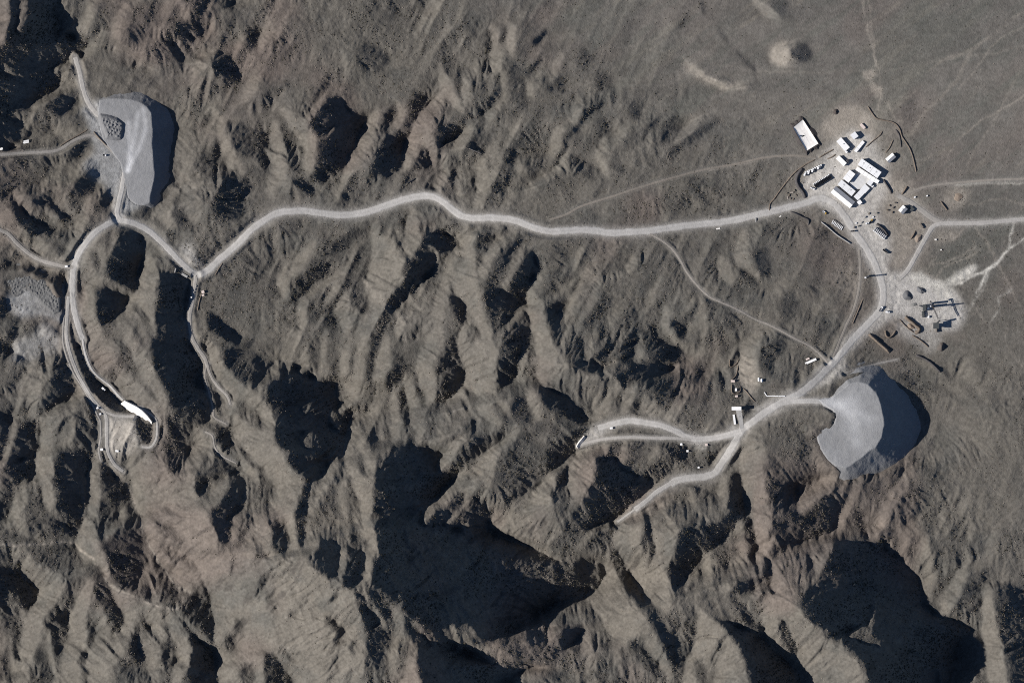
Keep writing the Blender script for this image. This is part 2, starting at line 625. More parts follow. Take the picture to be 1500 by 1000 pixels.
S -3 24 860,900 820,1000
T 600 750
P -9 0,0 480,0 470,90 0,80
P -10 0,70 200,80 330,100 460,100 590,160 720,205 840,260 930,280 1060,270 1130,300 1145,370 1110,440 1040,500 860,540 780,590 700,640 560,720 480,750 400,720 340,650 260,660 80,660 0,630
S 2 30 110,0 80,50
S 2 20 300,0 210,80
P 3 480,60 500,0 820,0 900,120 850,230 700,190 560,130
P -9 950,0 1200,0 1170,60 1050,110 960,60
S -5 30 900,60 930,160
S 2 70 1160,80 1000,200
S -6 50 1120,130 1060,190
S -6 40 1180,120 1140,240
P 5 1160,240 1200,180 1200,780 1120,620 1040,510 1110,450 1150,370
S 3 30 20,640 110,750
S 3 60 270,670 350,790 480,800 600,850
P -10 50,760 130,780 250,790 370,830 450,870 640,880 760,900 600,960 560,1000 120,1000 60,950 40,860
P 5 0,800 30,880 60,960 120,1000 0,1000
S -8 50 0,680 90,740
S 4 44 850,620 810,780
P -10 860,760 900,680 980,650 1030,680 1000,740 900,800
P -7 640,700 800,640 800,760 700,790
E -6 850,960 62,42
E -5 1080,960 42,32
T 900 750
P 5 0,80 100,0 180,0 160,180 200,280 340,480 340,560 300,600 190,480 80,330 0,200
P -8 180,20 210,120 230,260 180,260 160,180 190,100
P 4 210,0 300,0 400,140 310,310 250,240 220,140
E -4 280,40 26,40
P -10 400,120 500,100 600,60 640,20 780,0 720,60 620,170 510,260 470,330 430,400 340,480 310,340 370,250 380,150
S 4 45 720,70 750,240 740,330
P -8 760,50 800,30 820,150 840,240 800,280 770,200
S 5 80 820,0 880,170 850,290
P -2 600,200 700,90 730,200 740,380 690,400 620,300
S 4 45 530,250 550,420
S -6 30 580,240 580,440
S 3 25 600,300 670,440
P -9 900,180 960,170 1010,210 940,270 920,360 870,400 820,460 690,470 690,430 720,390 860,380
P -7 920,0 1200,0 1200,130 1020,200 920,130
P -3 960,250 1100,200 1110,400 1090,520 990,480
S 3 50 930,290 940,420 990,520
P -10 1120,440 1200,400 1200,680 1140,640 1090,550
P 5 870,500 960,470 1080,570 1200,690 1200,1000 1120,970 1060,880 900,730 860,690
P -6 960,620 1000,640 1070,800 1060,890 1010,820 970,720
S -5 50 700,530 790,640 860,690
P -10 570,600 700,640 860,710 950,800 1040,900 1110,940 1120,1000 820,1000 770,890 720,760
P 5 500,560 600,640 680,720 740,840 800,970 800,1000 390,1000 400,860 480,700
S -4 30 640,720 580,840 540,1000
E -5 510,930 30,60
P 5 0,260 40,400 120,530 200,590 150,720 100,780 0,800
P -7 0,230 60,320 130,400 180,500 110,510 50,430
S -8 70 190,540 240,640 340,760 380,860 370,960
S 3 70 200,660 240,820 330,960
S -7 60 110,770 210,850 260,960
S -6 26 380,630 370,690
S -6 45 450,700 430,820
S 3 40 410,600 390,780
S -4 26 470,570 460,680
P -6 340,480 430,360 480,330 510,400 450,470
S 3 30 450,350 420,440
E -7 40,985 50,30
T 1200 750
P -10 0,0 120,0 100,90 50,120 0,130
P -6 140,0 260,0 250,80 160,130
S 2 30 130,0 110,90
E 3 390,30 45,50
P -10 100,170 380,170 390,220 460,240 500,300 580,370 610,470 620,540 700,600 830,640 910,690 870,740 820,830 860,890 790,970 720,1000 310,1000 270,900 170,800 20,680 0,640 0,400 40,280
S 1 22 310,560 300,700
P -4 150,720 250,660 360,760 350,785 230,750
P 5 0,690 90,780 190,840 260,920 310,1000 0,1000
S 4 60 510,110 470,240
S 3 50 640,400 640,490
S 4 60 830,350 780,500 720,590
P 5 1010,440 1000,560 1040,700 1060,860 1110,1000 1020,1000 970,830 950,700 960,560
P -6 850,440 960,350 990,370 900,500 850,520
P -7 1060,440 1130,420 1200,520 1200,1000 1120,1000 1070,800 1040,620
S -7 40 980,460 920,560 860,600
P -7 890,730 950,700 970,830 900,890 850,840
S 1 30 880,740 840,830
S -6 30 950,600 930,700
E -3 800,200 80,50
S -4 40 740,420 680,500 640,540
S -3 22 1000,200 900,260
S -4 30 440,40 500,80
S 3 30 590,90 570,160
S -4 24 620,110 560,170
V 250 0 3.3333
P -9 20,110 130,100 135,190 60,195 20,160
P -9 60,-20 320,-20 310,40 250,50 220,20 60,10
P -5 180,60 240,40 230,110 190,90
P -5 70,230 120,230 115,280 75,270
P -8 340,150 420,130 440,200 400,250 345,220
P -9 200,300 240,240 330,310 325,400 280,420 220,370
P -6 150,400 180,370 260,440 240,455 170,450
P -4 490,190 560,180 560,230 510,250
S 4 50 470,100 450,230
S 4 70 160,270 120,390
S 3 60 350,180 320,240
P -4 420,400 480,390 520,440 470,530 400,560 390,480
P -6 560,400 590,400 580,450 500,540 470,520
P -7 290,650 340,600 390,640 490,640 500,740 470,800 430,830 360,760 310,720
P -7 150,580 200,545 200,590 150,610
P -7 180,700 250,650 240,760 200,850 130,850 120,800
P -8 250,900 300,830 380,870 400,910 360,980 240,1000 190,1000
P -6 540,620 580,640 610,640 640,760 640,850 590,850 570,720
P -6 640,440 655,440 660,560 645,560
P -6 690,480 770,350 790,370 760,470 680,560 660,560
P -8 670,590 760,480 830,470 850,520 900,560 960,540 950,620 920,700 870,790 800,830 740,900 690,890 680,820 700,720
P -9 590,870 660,880 710,940 680,960 600,910
P -7 1040,560 1100,500 1110,540 1080,620 1130,640 1180,640 1170,720 1120,830 1060,860 960,860 1000,760 1040,680
P -5 1160,560 1240,500 1250,460 1230,560 1190,640
P -7 1290,620 1400,610 1390,680 1300,730
P -7 1200,760 1240,720 1280,770 1210,830 1140,840
P -5 890,250 950,210 1060,240 1080,290 1040,350 940,350
P -4 1380,270 1420,330 1430,420 1400,430 1340,360 1330,290
P -6 830,930 890,950 910,990 840,980
S -5 30 1420,430 1450,520
S 4 12 380,770 450,830
S 4 26 760,450 660,590
S 1 14 740,680 790,630
S 5 50 240,570 260,700 350,840
S 3 24 220,610 180,740
S 5 70 550,540 620,620 680,680 680,820
S 5 80 510,620 510,760 540,880
S 6 60 1000,560 960,660 900,800 860,860
S 4 40 1110,500 1130,570 1080,640
S 5 60 1320,470 1230,590 1180,700 1150,810
S 4 50 1250,620 1270,740
S 4 44 1320,340 1340,420 1420,540
S 3 40 840,270 850,320
S 3 40 560,440 500,540
S 4 70 420,390 360,490
S 3 50 500,870 500,960
V 250 280 3.3333
P -1 200,440 560,430 560,800 300,800
P -8 190,60 330,40 380,100 310,140 200,120
P -8 150,340 200,310 190,370
P -5 520,140 640,150 610,220 540,220
P -5 330,310 420,290 440,350 380,370
P -3 280,440 400,400 330,490 240,480
P -7 790,250 900,170 940,190 880,260 800,310 740,330
P -8 620,430 680,370 770,350 770,400 690,450 650,500 610,560 580,540
P -6 480,420 510,420 520,470 500,520 480,470
P -7 750,560 810,500 830,530 790,580 710,620 680,640 660,620
P -6 790,600 810,610 800,720 780,720
P -8 880,500 950,510 970,560 930,600 880,560
P 6 990,180 1100,260 1140,340 1120,420 1040,470 1020,560 970,530 950,440 980,330
P -7 1110,130 1150,130 1150,210 1120,210
P -9 1260,200 1340,190 1390,230 1380,280 1320,290 1230,280
P -9 1150,320 1290,320 1300,370 1200,480 1130,540 1060,590 1040,560 1110,480 1140,420
P -9 1350,440 1380,470 1440,560 1440,640 1400,650 1370,590 1340,520
P -9 170,620 200,590 260,640 340,700 330,760 260,720 190,690
P -8 240,770 330,760 440,800 470,880 380,920 280,860
P -6 960,700 1030,690 1010,780 960,790
P -7 960,830 1020,840 980,920 940,920
P -9 1060,900 1130,870 1110,970 1050,960
P -6 1150,690 1220,640 1200,720 1140,760
P -8 1180,880 1210,880 1230,960 1190,960
P -8 1320,760 1420,650 1440,720 1400,820 1440,900 1360,940 1290,900
S -5 30 140,330 200,300 330,180
S -5 26 755,210 745,270
S 5 50 560,400 540,460 560,510
S 4 70 690,260 640,330 600,400
S 4 40 800,420 720,470 640,560 650,640
S 5 70 860,500 830,580 860,650
S 4 70 1180,100 1170,300
S 4 60 1390,300 1330,480 1300,640 1320,760
S 5 80 1420,380 1420,480 1500,560
S -5 16 420,640 390,760
S -4 12 440,470 500,600
S -4 14 480,620 470,760
S 4 26 760,690 740,850
S 4 26 660,810 640,880
S 5 50 840,780 850,900 870,960
S 5 40 950,710 900,880 870,990
S 4 50 1050,760 1000,900
S -6 40 1100,800 1140,860
S 4 40 1130,620 1110,700
S 5 60 1270,720 1230,860 1250,1000
S 6 60 1430,680 1430,800 1500,900
S 2 30 600,700 540,820
V 650 280 3.3333
P 6 60,200 150,200 160,420 200,560 220,700 270,800 240,840 200,760 120,560 50,470 100,330
P -7 160,210 250,220 230,280 180,370 160,340
P -7 280,290 330,240 400,230 330,310 270,400 230,470 200,450
P -10 370,300 430,290 480,380 430,430 410,480 400,540 330,610 260,600 210,550 200,490 300,470 320,420
P -8 220,600 400,560 430,640 430,720 380,800 280,820 270,740 240,680
P -9 480,560 600,520 610,570 580,640 600,690 570,760 530,760 500,640
P -6 780,500 830,530 760,620 700,680 680,640 740,560
P -8 720,650 780,640 800,700 740,760 700,720
P -6 580,700 640,690 690,740 690,820 620,840 570,800
P -9 750,800 830,710 900,640 910,660 850,760 800,860 700,870 620,860 690,830
P -9 870,760 930,690 950,740 930,830 860,860
P -8 970,700 1060,720 1180,790 1180,830 1040,840 980,800
P -10 830,860 960,830 1120,850 1110,880 1000,910 880,920
P -9 1100,630 1190,640 1180,720 1130,720
P -5 1180,600 1240,540 1230,620 1190,690
P -3 600,220 690,200 760,230 680,270 600,260
P -4 1250,400 1320,350 1340,390 1290,450 1250,430
P 2 560,870 740,890 850,960 950,990 700,1000
S 4 50 280,230 210,330 180,430
S 4 44 380,300 320,400 300,470
S 2 30 400,560 290,680 270,740
S 6 85 420,500 460,640 500,780 540,890
S -5 40 500,500 600,430 650,410
S 2 30 640,430 540,520
S 4 40 700,380 650,480 600,600
S -7 22 660,430 620,490
S 4 44 760,430 720,540 650,650
S 3 40 840,590 830,640
S 3 24 740,670 710,790
S 2 26 600,690 580,800
S 2 26 870,690 820,800 790,870
S 3 30 960,700 950,820
S 6 26 1085,560 1080,650 1150,740
S 4 40 1210,530 1160,600
S 4 40 1260,540 1270,690
S 3 30 1240,600 1200,680
S 3 26 1010,480 1000,570
S 3 30 1060,430 1030,490
S 4 40 930,320 910,380
S 3 22 1260,370 1255,430
S 3 60 1360,340 1400,430
S -6 60 1180,900 1010,940
V 650 80 3.3333
P -4 60,130 110,130 110,250 70,220
P -4 330,90 420,70 430,150 380,200 320,240
P -5 520,120 580,110 570,160 520,190 480,170
P -4 740,110 820,100 800,170 770,170
P -5 270,470 340,450 360,520 310,540
P -4 380,520 500,450 500,560 430,620 390,600
P -5 110,600 170,560 160,680 110,700
P -7 0,340 70,350 60,400 0,410
P -4 740,330 820,330 800,410 750,400
P -5 620,480 720,540 740,610 700,600 600,540
P -4 790,510 870,540 900,590 840,570
P -5 900,230 960,250 960,320 910,310
P -5 1090,300 1170,310 1130,370 1060,430 1060,360
P -3 1160,660 1250,630 1340,640 1380,690 1300,720 1200,700
S 4 60 240,0 270,130 220,300
S 4 40 100,130 110,250
S -5 40 260,100 260,200 180,290
S 3 40 430,130 420,190
S -7 28 770,240 670,310 620,400 580,490 510,580
S 3 40 660,220 640,330
S 4 50 560,370 540,470
S 3 30 640,400 600,490 540,580 400,660
S 2 40 360,520 380,580
S 4 60 180,530 190,650 170,740
S 3 36 70,560 70,680
S 4 50 140,370 60,460
S -7 16 140,440 185,480
S 3 40 780,420 760,500 800,600
S 3 40 860,370 830,450
S -6 30 1040,320 980,400
S 3 30 1010,380 1000,450
S 3 40 1250,310 1130,430
S -5 36 1330,320 1240,390 1130,470
V 0 480 3.3333
P -7 810,420 930,380 950,480 920,600 900,690 830,700 800,640 830,540
P -10 940,340 1000,330 1040,380 1020,450 960,480 910,440 910,380
P -9 1000,690 1150,680 1160,720 1190,740 1190,830 1130,920 1040,1010 1030,900 1060,800 1110,740 1000,740
P -7 980,620 1060,640 1150,680 1080,720 980,720
P -5 100,860 200,790 270,880 230,1010 110,1010
P -8 350,440 480,430 480,560 380,560 340,540
P -9 40,460 190,450 200,560 160,640 60,600
P -5 1180,40 1230,60 1220,200 1180,160
S 4 50 1110,740 1040,860
S 4 60 980,500 930,760
S 4 50 120,760 60,950
S 4 50 230,760 240,880
V 0 700 3.3333
P -8 480,20 600,40 690,200 700,360 660,520 640,540 540,470 500,330 470,240
P -7 740,420 800,440 860,560 850,620 760,600 740,520
P -6 680,540 740,500 750,590 690,580
P -8 920,570 1020,560 1040,680 1030,790 960,740 900,650
P -9 830,640 900,700 1000,790 1050,900 1050,1060 920,1060 930,880 880,760
P -8 430,420 480,430 540,560 600,680 600,740 540,750 500,640 450,540
P -8 390,660 440,660 470,760 480,830 420,840 400,760
P -7 380,870 470,840 440,960 420,990
P -8 620,780 700,760 710,870 680,890 620,850
P -6 580,880 660,880 650,960 580,960
P -6 790,810 850,820 860,880 830,920 790,880
P -6 160,860 230,880 250,1050 180,1050
P -5 300,500 350,520 360,600 330,600
S 5 70 300,520 170,680 130,800 80,980
S 5 70 430,560 370,700 340,860 370,1040
S 5 60 490,650 510,760 450,880 470,1040
S 5 60 640,640 620,740 560,880
S 5 60 770,640 770,740 730,840 760,1000
S 5 60 830,680 900,800 900,920
S 4 16 870,650 960,760 1040,810
S 2 26 600,150 520,290
V 400 560 3.3333
P -4 190,520 290,400 350,420 420,580 470,800 330,780 170,720
P -8 0,660 60,680 90,760 60,840 0,830
P -9 110,680 150,670 160,760 110,830
P 5 380,180 440,280 500,390 490,480 480,600 500,800 470,830 440,620 380,480 350,380 370,260
P -10 500,450 560,320 800,330 840,370 800,420 920,440 780,560 650,640 560,700 500,640
P -9 740,660 920,560 1000,560 1050,640 940,690 840,700
P -8 960,270 1130,250 1100,300 1000,350 900,420 860,400 920,330
P -5 1080,420 1200,280 1420,290 1400,380 1280,480 1160,560 1060,560
P -8 1190,60 1270,120 1260,200 1180,200 1170,120
P -6 510,280 580,250 570,360 510,370
S 3 40 300,400 260,500
S 3 24 340,470 350,600
S -5 30 290,560 290,740
S -5 20 390,620 400,760
S 3 30 1000,400 880,500 740,670
S 4 40 1050,360 940,600
S 4 44 1080,320 1050,500
S 4 50 870,320 840,390
S -7 40 1300,480 1180,540
S -8 50 625,60 650,200
S 4 44 590,20 600,280
S 5 50 660,0 700,160 710,270
S 3 22 470,830 465,960
V 800 560 3.3333
P -6 1060,230 1200,190 1330,330 1400,420 1300,480 1180,620 1090,700 1070,480
P -8 1100,480 1300,440 1180,640 1100,680
P -9 1200,640 1440,560 1420,700 1200,800 1100,780 1110,700
P -10 240,370 330,350 380,430 500,460 510,500 430,580 330,660 200,700 150,640 190,540 240,470
P -9 0,330 140,280 110,370 60,400 0,440
P -8 60,450 100,400 100,500 30,600
P -5 340,290 640,290 650,360 560,440 500,450 370,430
P -9 580,310 680,310 690,380 620,390
P -6 640,380 740,370 720,430
P -9 780,360 900,280 920,300 850,390 800,430
P -10 900,440 950,450 970,600 960,650 880,620
P -8 700,500 790,520 820,560 740,570
P -10 650,700 820,690 980,640 900,700 790,800 750,870 700,920 600,920 620,840
P 5 960,400 1060,300 1080,560 1090,740 1040,900 1010,760 980,600
P 5 320,720 470,640 520,840 600,960 600,1000 450,1000
P -3 800,850 900,720 950,680 1000,760 1030,850 950,900 900,960 760,960
P -7 150,590 240,620 130,720 160,740
P -2 20,760 150,720 330,740 200,840 30,830
S 4 40 480,640 520,760
S -8 36 490,640 500,880
S -8 40 330,860 420,990
S -5 40 590,560 620,640
S -5 30 680,600 720,700
S 4 40 560,590 580,680
S 4 40 930,690 960,800
S 4 40 780,840 790,960
S -8 40 980,660 1010,820
S -5 24 840,830 840,960
S -6 40 330,720 200,800
S 4 60 170,380 180,540
S 4 50 1350,480 1310,560
V 750 700 3.3333
P -9 700,680 790,790 810,900 810,960 760,880 690,760
P -9 570,790 680,870 710,980 650,930 600,850
S -9 56 500,360 560,520 640,600
S -5 30 860,640 850,860
S -6 40 900,900 940,990
S 4 60 650,760 740,900
V 1050 700 3.3333
P -6 850,120 1000,50 1050,80 980,190 900,240 860,200
P -7 640,170 720,160 720,250 620,280
P -6 1190,480 1300,440 1320,470 1250,600 1170,650 1150,620 1200,540
P -8 1370,540 1420,520 1500,560 1700,600 1700,1200 1430,1200 1380,800 1350,660
P -2 1080,300 1200,290 1280,340 1200,420 1050,430
S 6 70 1320,540 1330,700 1370,860 1410,1040
S 5 60 1210,460 1150,560 1110,650
S 4 40 1050,470 1035,560
S 4 50 830,130 810,230
S 3 40 680,20 650,130 600,230
S 2 30 1380,220 1300,400
S -3 24 1140,30 1000,250
S -4 24 1200,410 1060,560
V 0 0 3.3333
P -6 720,230 850,210 940,240 950,290 850,300 760,290
P -4 520,290 640,300 720,340 600,360
P -4 500,340 600,360 640,430 560,400
P -5 690,370 780,370 770,430 700,430
P -5 0,770 300,760 260,850 150,930 0,930
P -8 340,720 440,670 480,690 420,760 330,790 300,760
P -9 350,890 470,830 490,860 440,940 340,960
P -9 160,950 260,940 290,1000 150,1000
P -5 730,0 760,0 740,110 700,110
S 4 60 620,30 560,180
S 4 40 500,160 430,280
S 4 30 560,200 740,330
S 3 40 880,0 900,60
V 0 380 10
P -10 330,120 480,110 620,150 800,190 950,280 1030,370 1040,480 1000,600 900,640 870,520 800,420 700,330 560,270 450,210 350,200
P -8 480,480 560,540 640,620 740,700 790,800 690,780 620,660
P -10 1040,600 1090,760 1130,900 1150,1020 1010,1020 1020,800"""
# ---------------------------------------------------------------- scene
import bpy, bmesh, random
from mathutils import Vector, Matrix
random.seed(7)
SC=bpy.context.scene; COL=SC.collection
def W(x,y,z=0.0): return Vector((x-750.0,500.0-y,z))

# ---- roads: (name, label/kind, width, lift, pale 0..1, points in metres from the north-west corner)
ROADS=[
('gravel_road',10.5,1.0,[(288,403),(303,397),(318,383),(345,360),(370,335),(390,321),(407,312),(440,308.5),(470,312),(500,315),(530,312),(560,303),(590,293),(612,288),(631,287.5),(645,293),(657,302),(668,311),(682,318),(700,319.5),(720,319),(750,322),(768,328),(787,335),(810,339),(850,337),(875,338.5),(900,341),(950,338),(1000,331),(1060,325),(1100,317),(1150,305),(1180,297),(1204,290),(1225,300)]),
('gravel_road',9.0,1.0,[(288,402),(278,396),(262,381),(247,365),(232,350),(218,338),(203,330),(188,325),(176,323),(163,326),(150,333),(137,343),(125,357),(115,373),(109,388),(106.5,405),(106,425),(108,450),(114,475),(121,497)]),
('gravel_road',3.4,1.15,[(121,497),(124,515),(131,535),(140,548),(152,558),(162,566),(172,578),(180,586)]),
('gravel_road',5.5,0.8,[(100.5,434),(98.5,460),(97,485),(98.5,502),(104,522),(111,541),(121,561),(131,578),(143,593),(152,602),(156,615),(156,640),(158,662),(168,680),(180,690)]),
('dirt_track',2.6,0.55,[(93.5,465),(92,498),(98,523),(108,547),(121,567),(131,585),(143,608),(147,618),(147,640),(144.5,658),(147,674)]),
('dirt_track',4.0,0.7,[(152,602),(170,608.5),(197,609.5)]),
('gravel_road',7.5,1.0,[(177,323),(171.5,314),(173,302),(178,280),(181,262),(185,245),(190,236)]),
('gravel_road',6.0,0.55,[(-60,300),(-20,322),(0,336),(13,343),(27,358),(45,373),(62,382),(85,388),(107,392)]),
('dirt_track',7.5,0.85,[(110,84),(115,100),(119,118),(124,138),(132,155),(145,170)]),
('dirt_track',4.5,0.5,[(-60,229),(0,227),(30,224.5),(60,223),(85,220),(105,208),(120,201),(135,198),(148,205),(160,217),(172,228)]),
('gravel_road',11.0,1.0,[(1225,300),(1240,320),(1252,340),(1265,358),(1277,377),(1287,400),(1293,420),(1293.5,440),(1288,456),(1275,471),(1260,486),(1246,501),(1233,517),(1220,532),(1205,547),(1190,561),(1170,577),(1150,586),(1125,601),(1103,617),(1086,631),(1075,650),(1065,667),(1056,681),(1047,692),(1033,697.5),(1015,699),(995,702),(982,708.5)]),
('gravel_road',7.5,0.95,[(992,703.5),(978,710),(960,722),(945,735),(930,746)]),
('gravel_road',3.2,0.8,[(935,742),(920,753),(905,764)]),
('gravel_road',9.5,1.0,[(1086,631),(1065,637),(1045,641),(1025,643),(1008,640),(990,631),(970,623),(945,618.5),(922,616),(900,620),(876,627)]),
('gravel_road',5.0,0.75,[(1012,643),(990,641.5),(960,641),(930,640),(900,641),(872,645),(848,652)]),
('gravel_road',8.0,1.0,[(1140,592),(1160,588),(1180,587),(1205,588),(1222,594)]),
('gravel_road',7.0,0.8,[(1570,315),(1500,321),(1450,325.5),(1410,327),(1382,327),(1368,331),(1358,345),(1347,365),(1337,383),(1328,398),(1318,408)]),
('dirt_track',8.0,0.55,[(1382,327),(1366,320),(1350,308),(1333,296),(1315,286)]),
('dirt_track',3.2,0.3,[(952,343),(966,350),(985,365),(997,382),(1007,400),(1025,422),(1040,435),(1055,442),(1080,453),(1105,467),(1125,475),(1145,485),(1165,496),(1185,506),(1199,517),(1212,530)]),
('dirt_track',4.0,0.25,[(1259,366),(1260,400),(1257,430),(1250,455),(1240,476),(1230,500),(1221,522)]),
('dirt_track',3.6,0.12,[(805,322),(830,314),(850,303),(880,293),(900,287),(930,277),(980,262),(1030,249),(1080,240),(1120,231),(1160,228),(1195,231)]),
('dirt_track',3.0,0.45,[(1238,546),(1275,535),(1315,526)]),
('gravel_road',6.0,0.6,[(287,405),(285,420),(281,445),(277.5,465),(280,490),(290,510),(300,525),(304,538)]),
('dirt_track',4.0,0.55,[(304,538),(310,553),(320,567),(333,580),(337,592)]),
('dirt_track',3.0,0.35,[(302,536),(300,552),(306,575),(312,600),(314,611),(332,621)]),
('dirt_track',2.4,0.4,[(300,632),(311,638),(315,655),(325,667),(346,678)]),
('dirt_track',3.4,0.75,[(205,596),(215,603),(224,609),(229.5,616),(230.5,627),(229,641),(225,650),(219,655),(207,654)]),
('dirt_track',3.4,0.25,[(1318,292),(1340,279),(1365,272),(1400,268),(1450,264),(1500,262),(1560,261)]),
]
# pale ground: (albedo key, strength, feather, polygon)
GRAVEL=(0.54,0.515,0.48); GREY=(0.40,0.40,0.395); PALE=(0.62,0.59,0.545); SAND=(0.37,0.33,0.28); WHITE=(0.70,0.67,0.60); DARK=(0.085,0.078,0.075); REDD=(0.215,0.155,0.135)
PATCH=[
(PALE,.85,5,[(1283,400),(1330,398),(1352,412),(1395,425),(1412,455),(1400,480),(1370,470),(1345,455),(1320,460),(1300,470),(1270,490),(1240,512),(1232,505),(1280,462),(1288,440)]),
(GRAVEL,.9,2,[(1176,262),(1200,249),(1222,243),(1246,240),(1262,232),(1292,254),(1290,270),(1270,292),(1264,302),(1280,318),(1284,330),(1300,350),(1302,368),(1292,380),(1300,398),(1280,402),(1262,362),(1244,330),(1222,303),(1196,297),(1180,290),(1172,276)]),
(GRAVEL,.75,3,[(1236,212),(1246,196),(1256,204),(1262,222),(1275,235),(1258,240),(1242,246),(1230,246)]),
(GRAVEL,.85,3,[(1290,398),(1312,403),(1333,398),(1346,408),(1350,424),(1330,420),(1315,440),(1305,460),(1285,470),(1275,478),(1284,455),(1292,430)]),
(GRAVEL,.9,5,[(1318,408),(1360,410),(1385,420),(1402,432),(1412,452),(1410,470),(1398,486),(1370,480),(1352,470),(1330,462),(1310,465),(1300,452),(1314,438)]),
(WHITE,.8,3,[(1365,412),(1385,414),(1396,424),(1400,440),(1384,440),(1372,430)]),
(WHITE,.8,3,[(1392,412),(1400,400),(1420,391),(1432,388),(1424,398),(1410,405)]),
(WHITE,.7,3,[(1330,402),(1350,398),(1362,410),(1380,416),(1376,424),(1350,418)]),
(WHITE,.8,2.5,[(1385,410),(1398,408),(1418,394),(1432,389),(1428,396),(1412,408),(1402,416),(1390,418)]),
(SAND,.3,12,[(1190,200),(1215,150),(1290,160),(1330,220),(1345,300),(1370,330),(1350,400),(1300,400),(1255,360),(1205,310),(1150,300),(1160,250)]),
(SAND,.75,5,[(1200,190),(1225,160),(1250,155),(1272,165),(1280,190),(1278,212),(1262,200),(1240,190),(1215,210)]),
(SAND,.7,5,[(1290,255),(1330,270),(1350,300),(1360,330),(1345,350),(1325,390),(1310,392),(1305,340),(1290,310),(1280,290)]),
(SAND,.55,4,[(1385,280),(1400,272),(1418,278),(1420,292),(1405,305),(1390,308),(1380,295)]),
(GRAVEL,.55,5,[(1315,470),(1345,455),(1375,470),(1378,500),(1360,520),(1330,495),(1312,490)]),
(SAND,.45,5,[(1215,400),(1240,380),(1258,390),(1256,430),(1245,440),(1225,430)]),
(SAND,.6,4,[(1370,340),(1400,336),(1408,342),(1392,354),(1372,356)]),
(WHITE,.55,4,[(1330,405),(1345,402),(1365,415),(1352,422),(1336,416)]),
(SAND,.75,2,[(1262,106),(1280,105),(1284,112),(1275,118),(1264,116)]),
(SAND,.75,2,[(1274,120),(1290,128),(1292,142),(1282,142),(1275,130)]),
(SAND,.5,3,[(1128,70),(1145,60),(1165,62),(1172,78),(1160,98),(1140,100),(1128,88)]),
(SAND,.5,3,[(1000,95),(1030,105),(1060,118),(1092,120),(1095,130),(1060,133),(1030,122),(1005,105)]),
(SAND,.4,6,[(1290,545),(1320,535),(1340,540),(1330,550),(1310,552)]),
(GREY,.85,4,[(118,160),(130,150),(146,146),(160,150),(172,170),(178,200),(182,240),(170,290),(165,315),(160,330),(180,330),(184,300),(178,312),(170,312),(168,280),(150,250),(135,245),(120,240),(140,225),(135,195),(128,178)]),
(GREY,.8,4,[(120,245),(140,228),(160,215),(185,220),(215,240),(222,290),(212,300),(190,310),(170,316),(168,290),(150,270)]),
(GREY,.75,4,[(10,432),(35,420),(60,430),(75,455),(95,455),(92,475),(60,462),(30,464),(12,452)]),
(GREY,.6,5,[(15,500),(50,490),(85,500),(88,515),(60,520),(30,530),(14,525)]),
(GREY,.6,4,[(50,485),(62,470),(80,480),(88,500),(60,505)]),
(PALE,.7,5,[(158,612),(178,612),(196,622),(202,640),(196,658),(178,668),(160,660)]),
(SAND,.6,4,[(160,615),(190,618),(200,640),(198,660),(180,675),(162,665)]),
(GRAVEL,.6,4,[(860,632),(878,622),(895,628),(880,640),(862,652),(848,655)]),
(GRAVEL,.7,4,[(1010,635),(1030,640),(1036,655),(1022,656),(1010,650)]),
(GRAVEL,.6,5,[(1100,600),(1130,585),(1160,575),(1180,575),(1165,590),(1140,605)]),
(GRAVEL,.7,3,[(1068,622),(1080,622),(1090,632),(1075,645),(1066,640)]),
(SAND,.55,4,[(1072,545),(1085,520),(1105,530),(1110,555),(1105,580),(1085,575),(1072,565)]),
(GRAVEL,.7,4,[(1195,540),(1230,520),(1240,530),(1238,548),(1215,560),(1190,570)]),
(GRAVEL,.6,5,[(262,360),(280,355),(288,375),(296,390),(286,396),(270,385)]),
(DARK,.6,1.5,[(1221,211),(1224,208),(1237,224),(1234,227)]),
(PALE,.7,6,[(1180,262),(1200,235),(1225,205),(1250,188),(1275,205),(1300,240),(1300,285),(1285,310),(1305,345),(1305,372),(1290,400),(1275,395),(1255,360),(1230,315),(1200,300)]),
(REDD,.5,9,[(0,0)]),
]
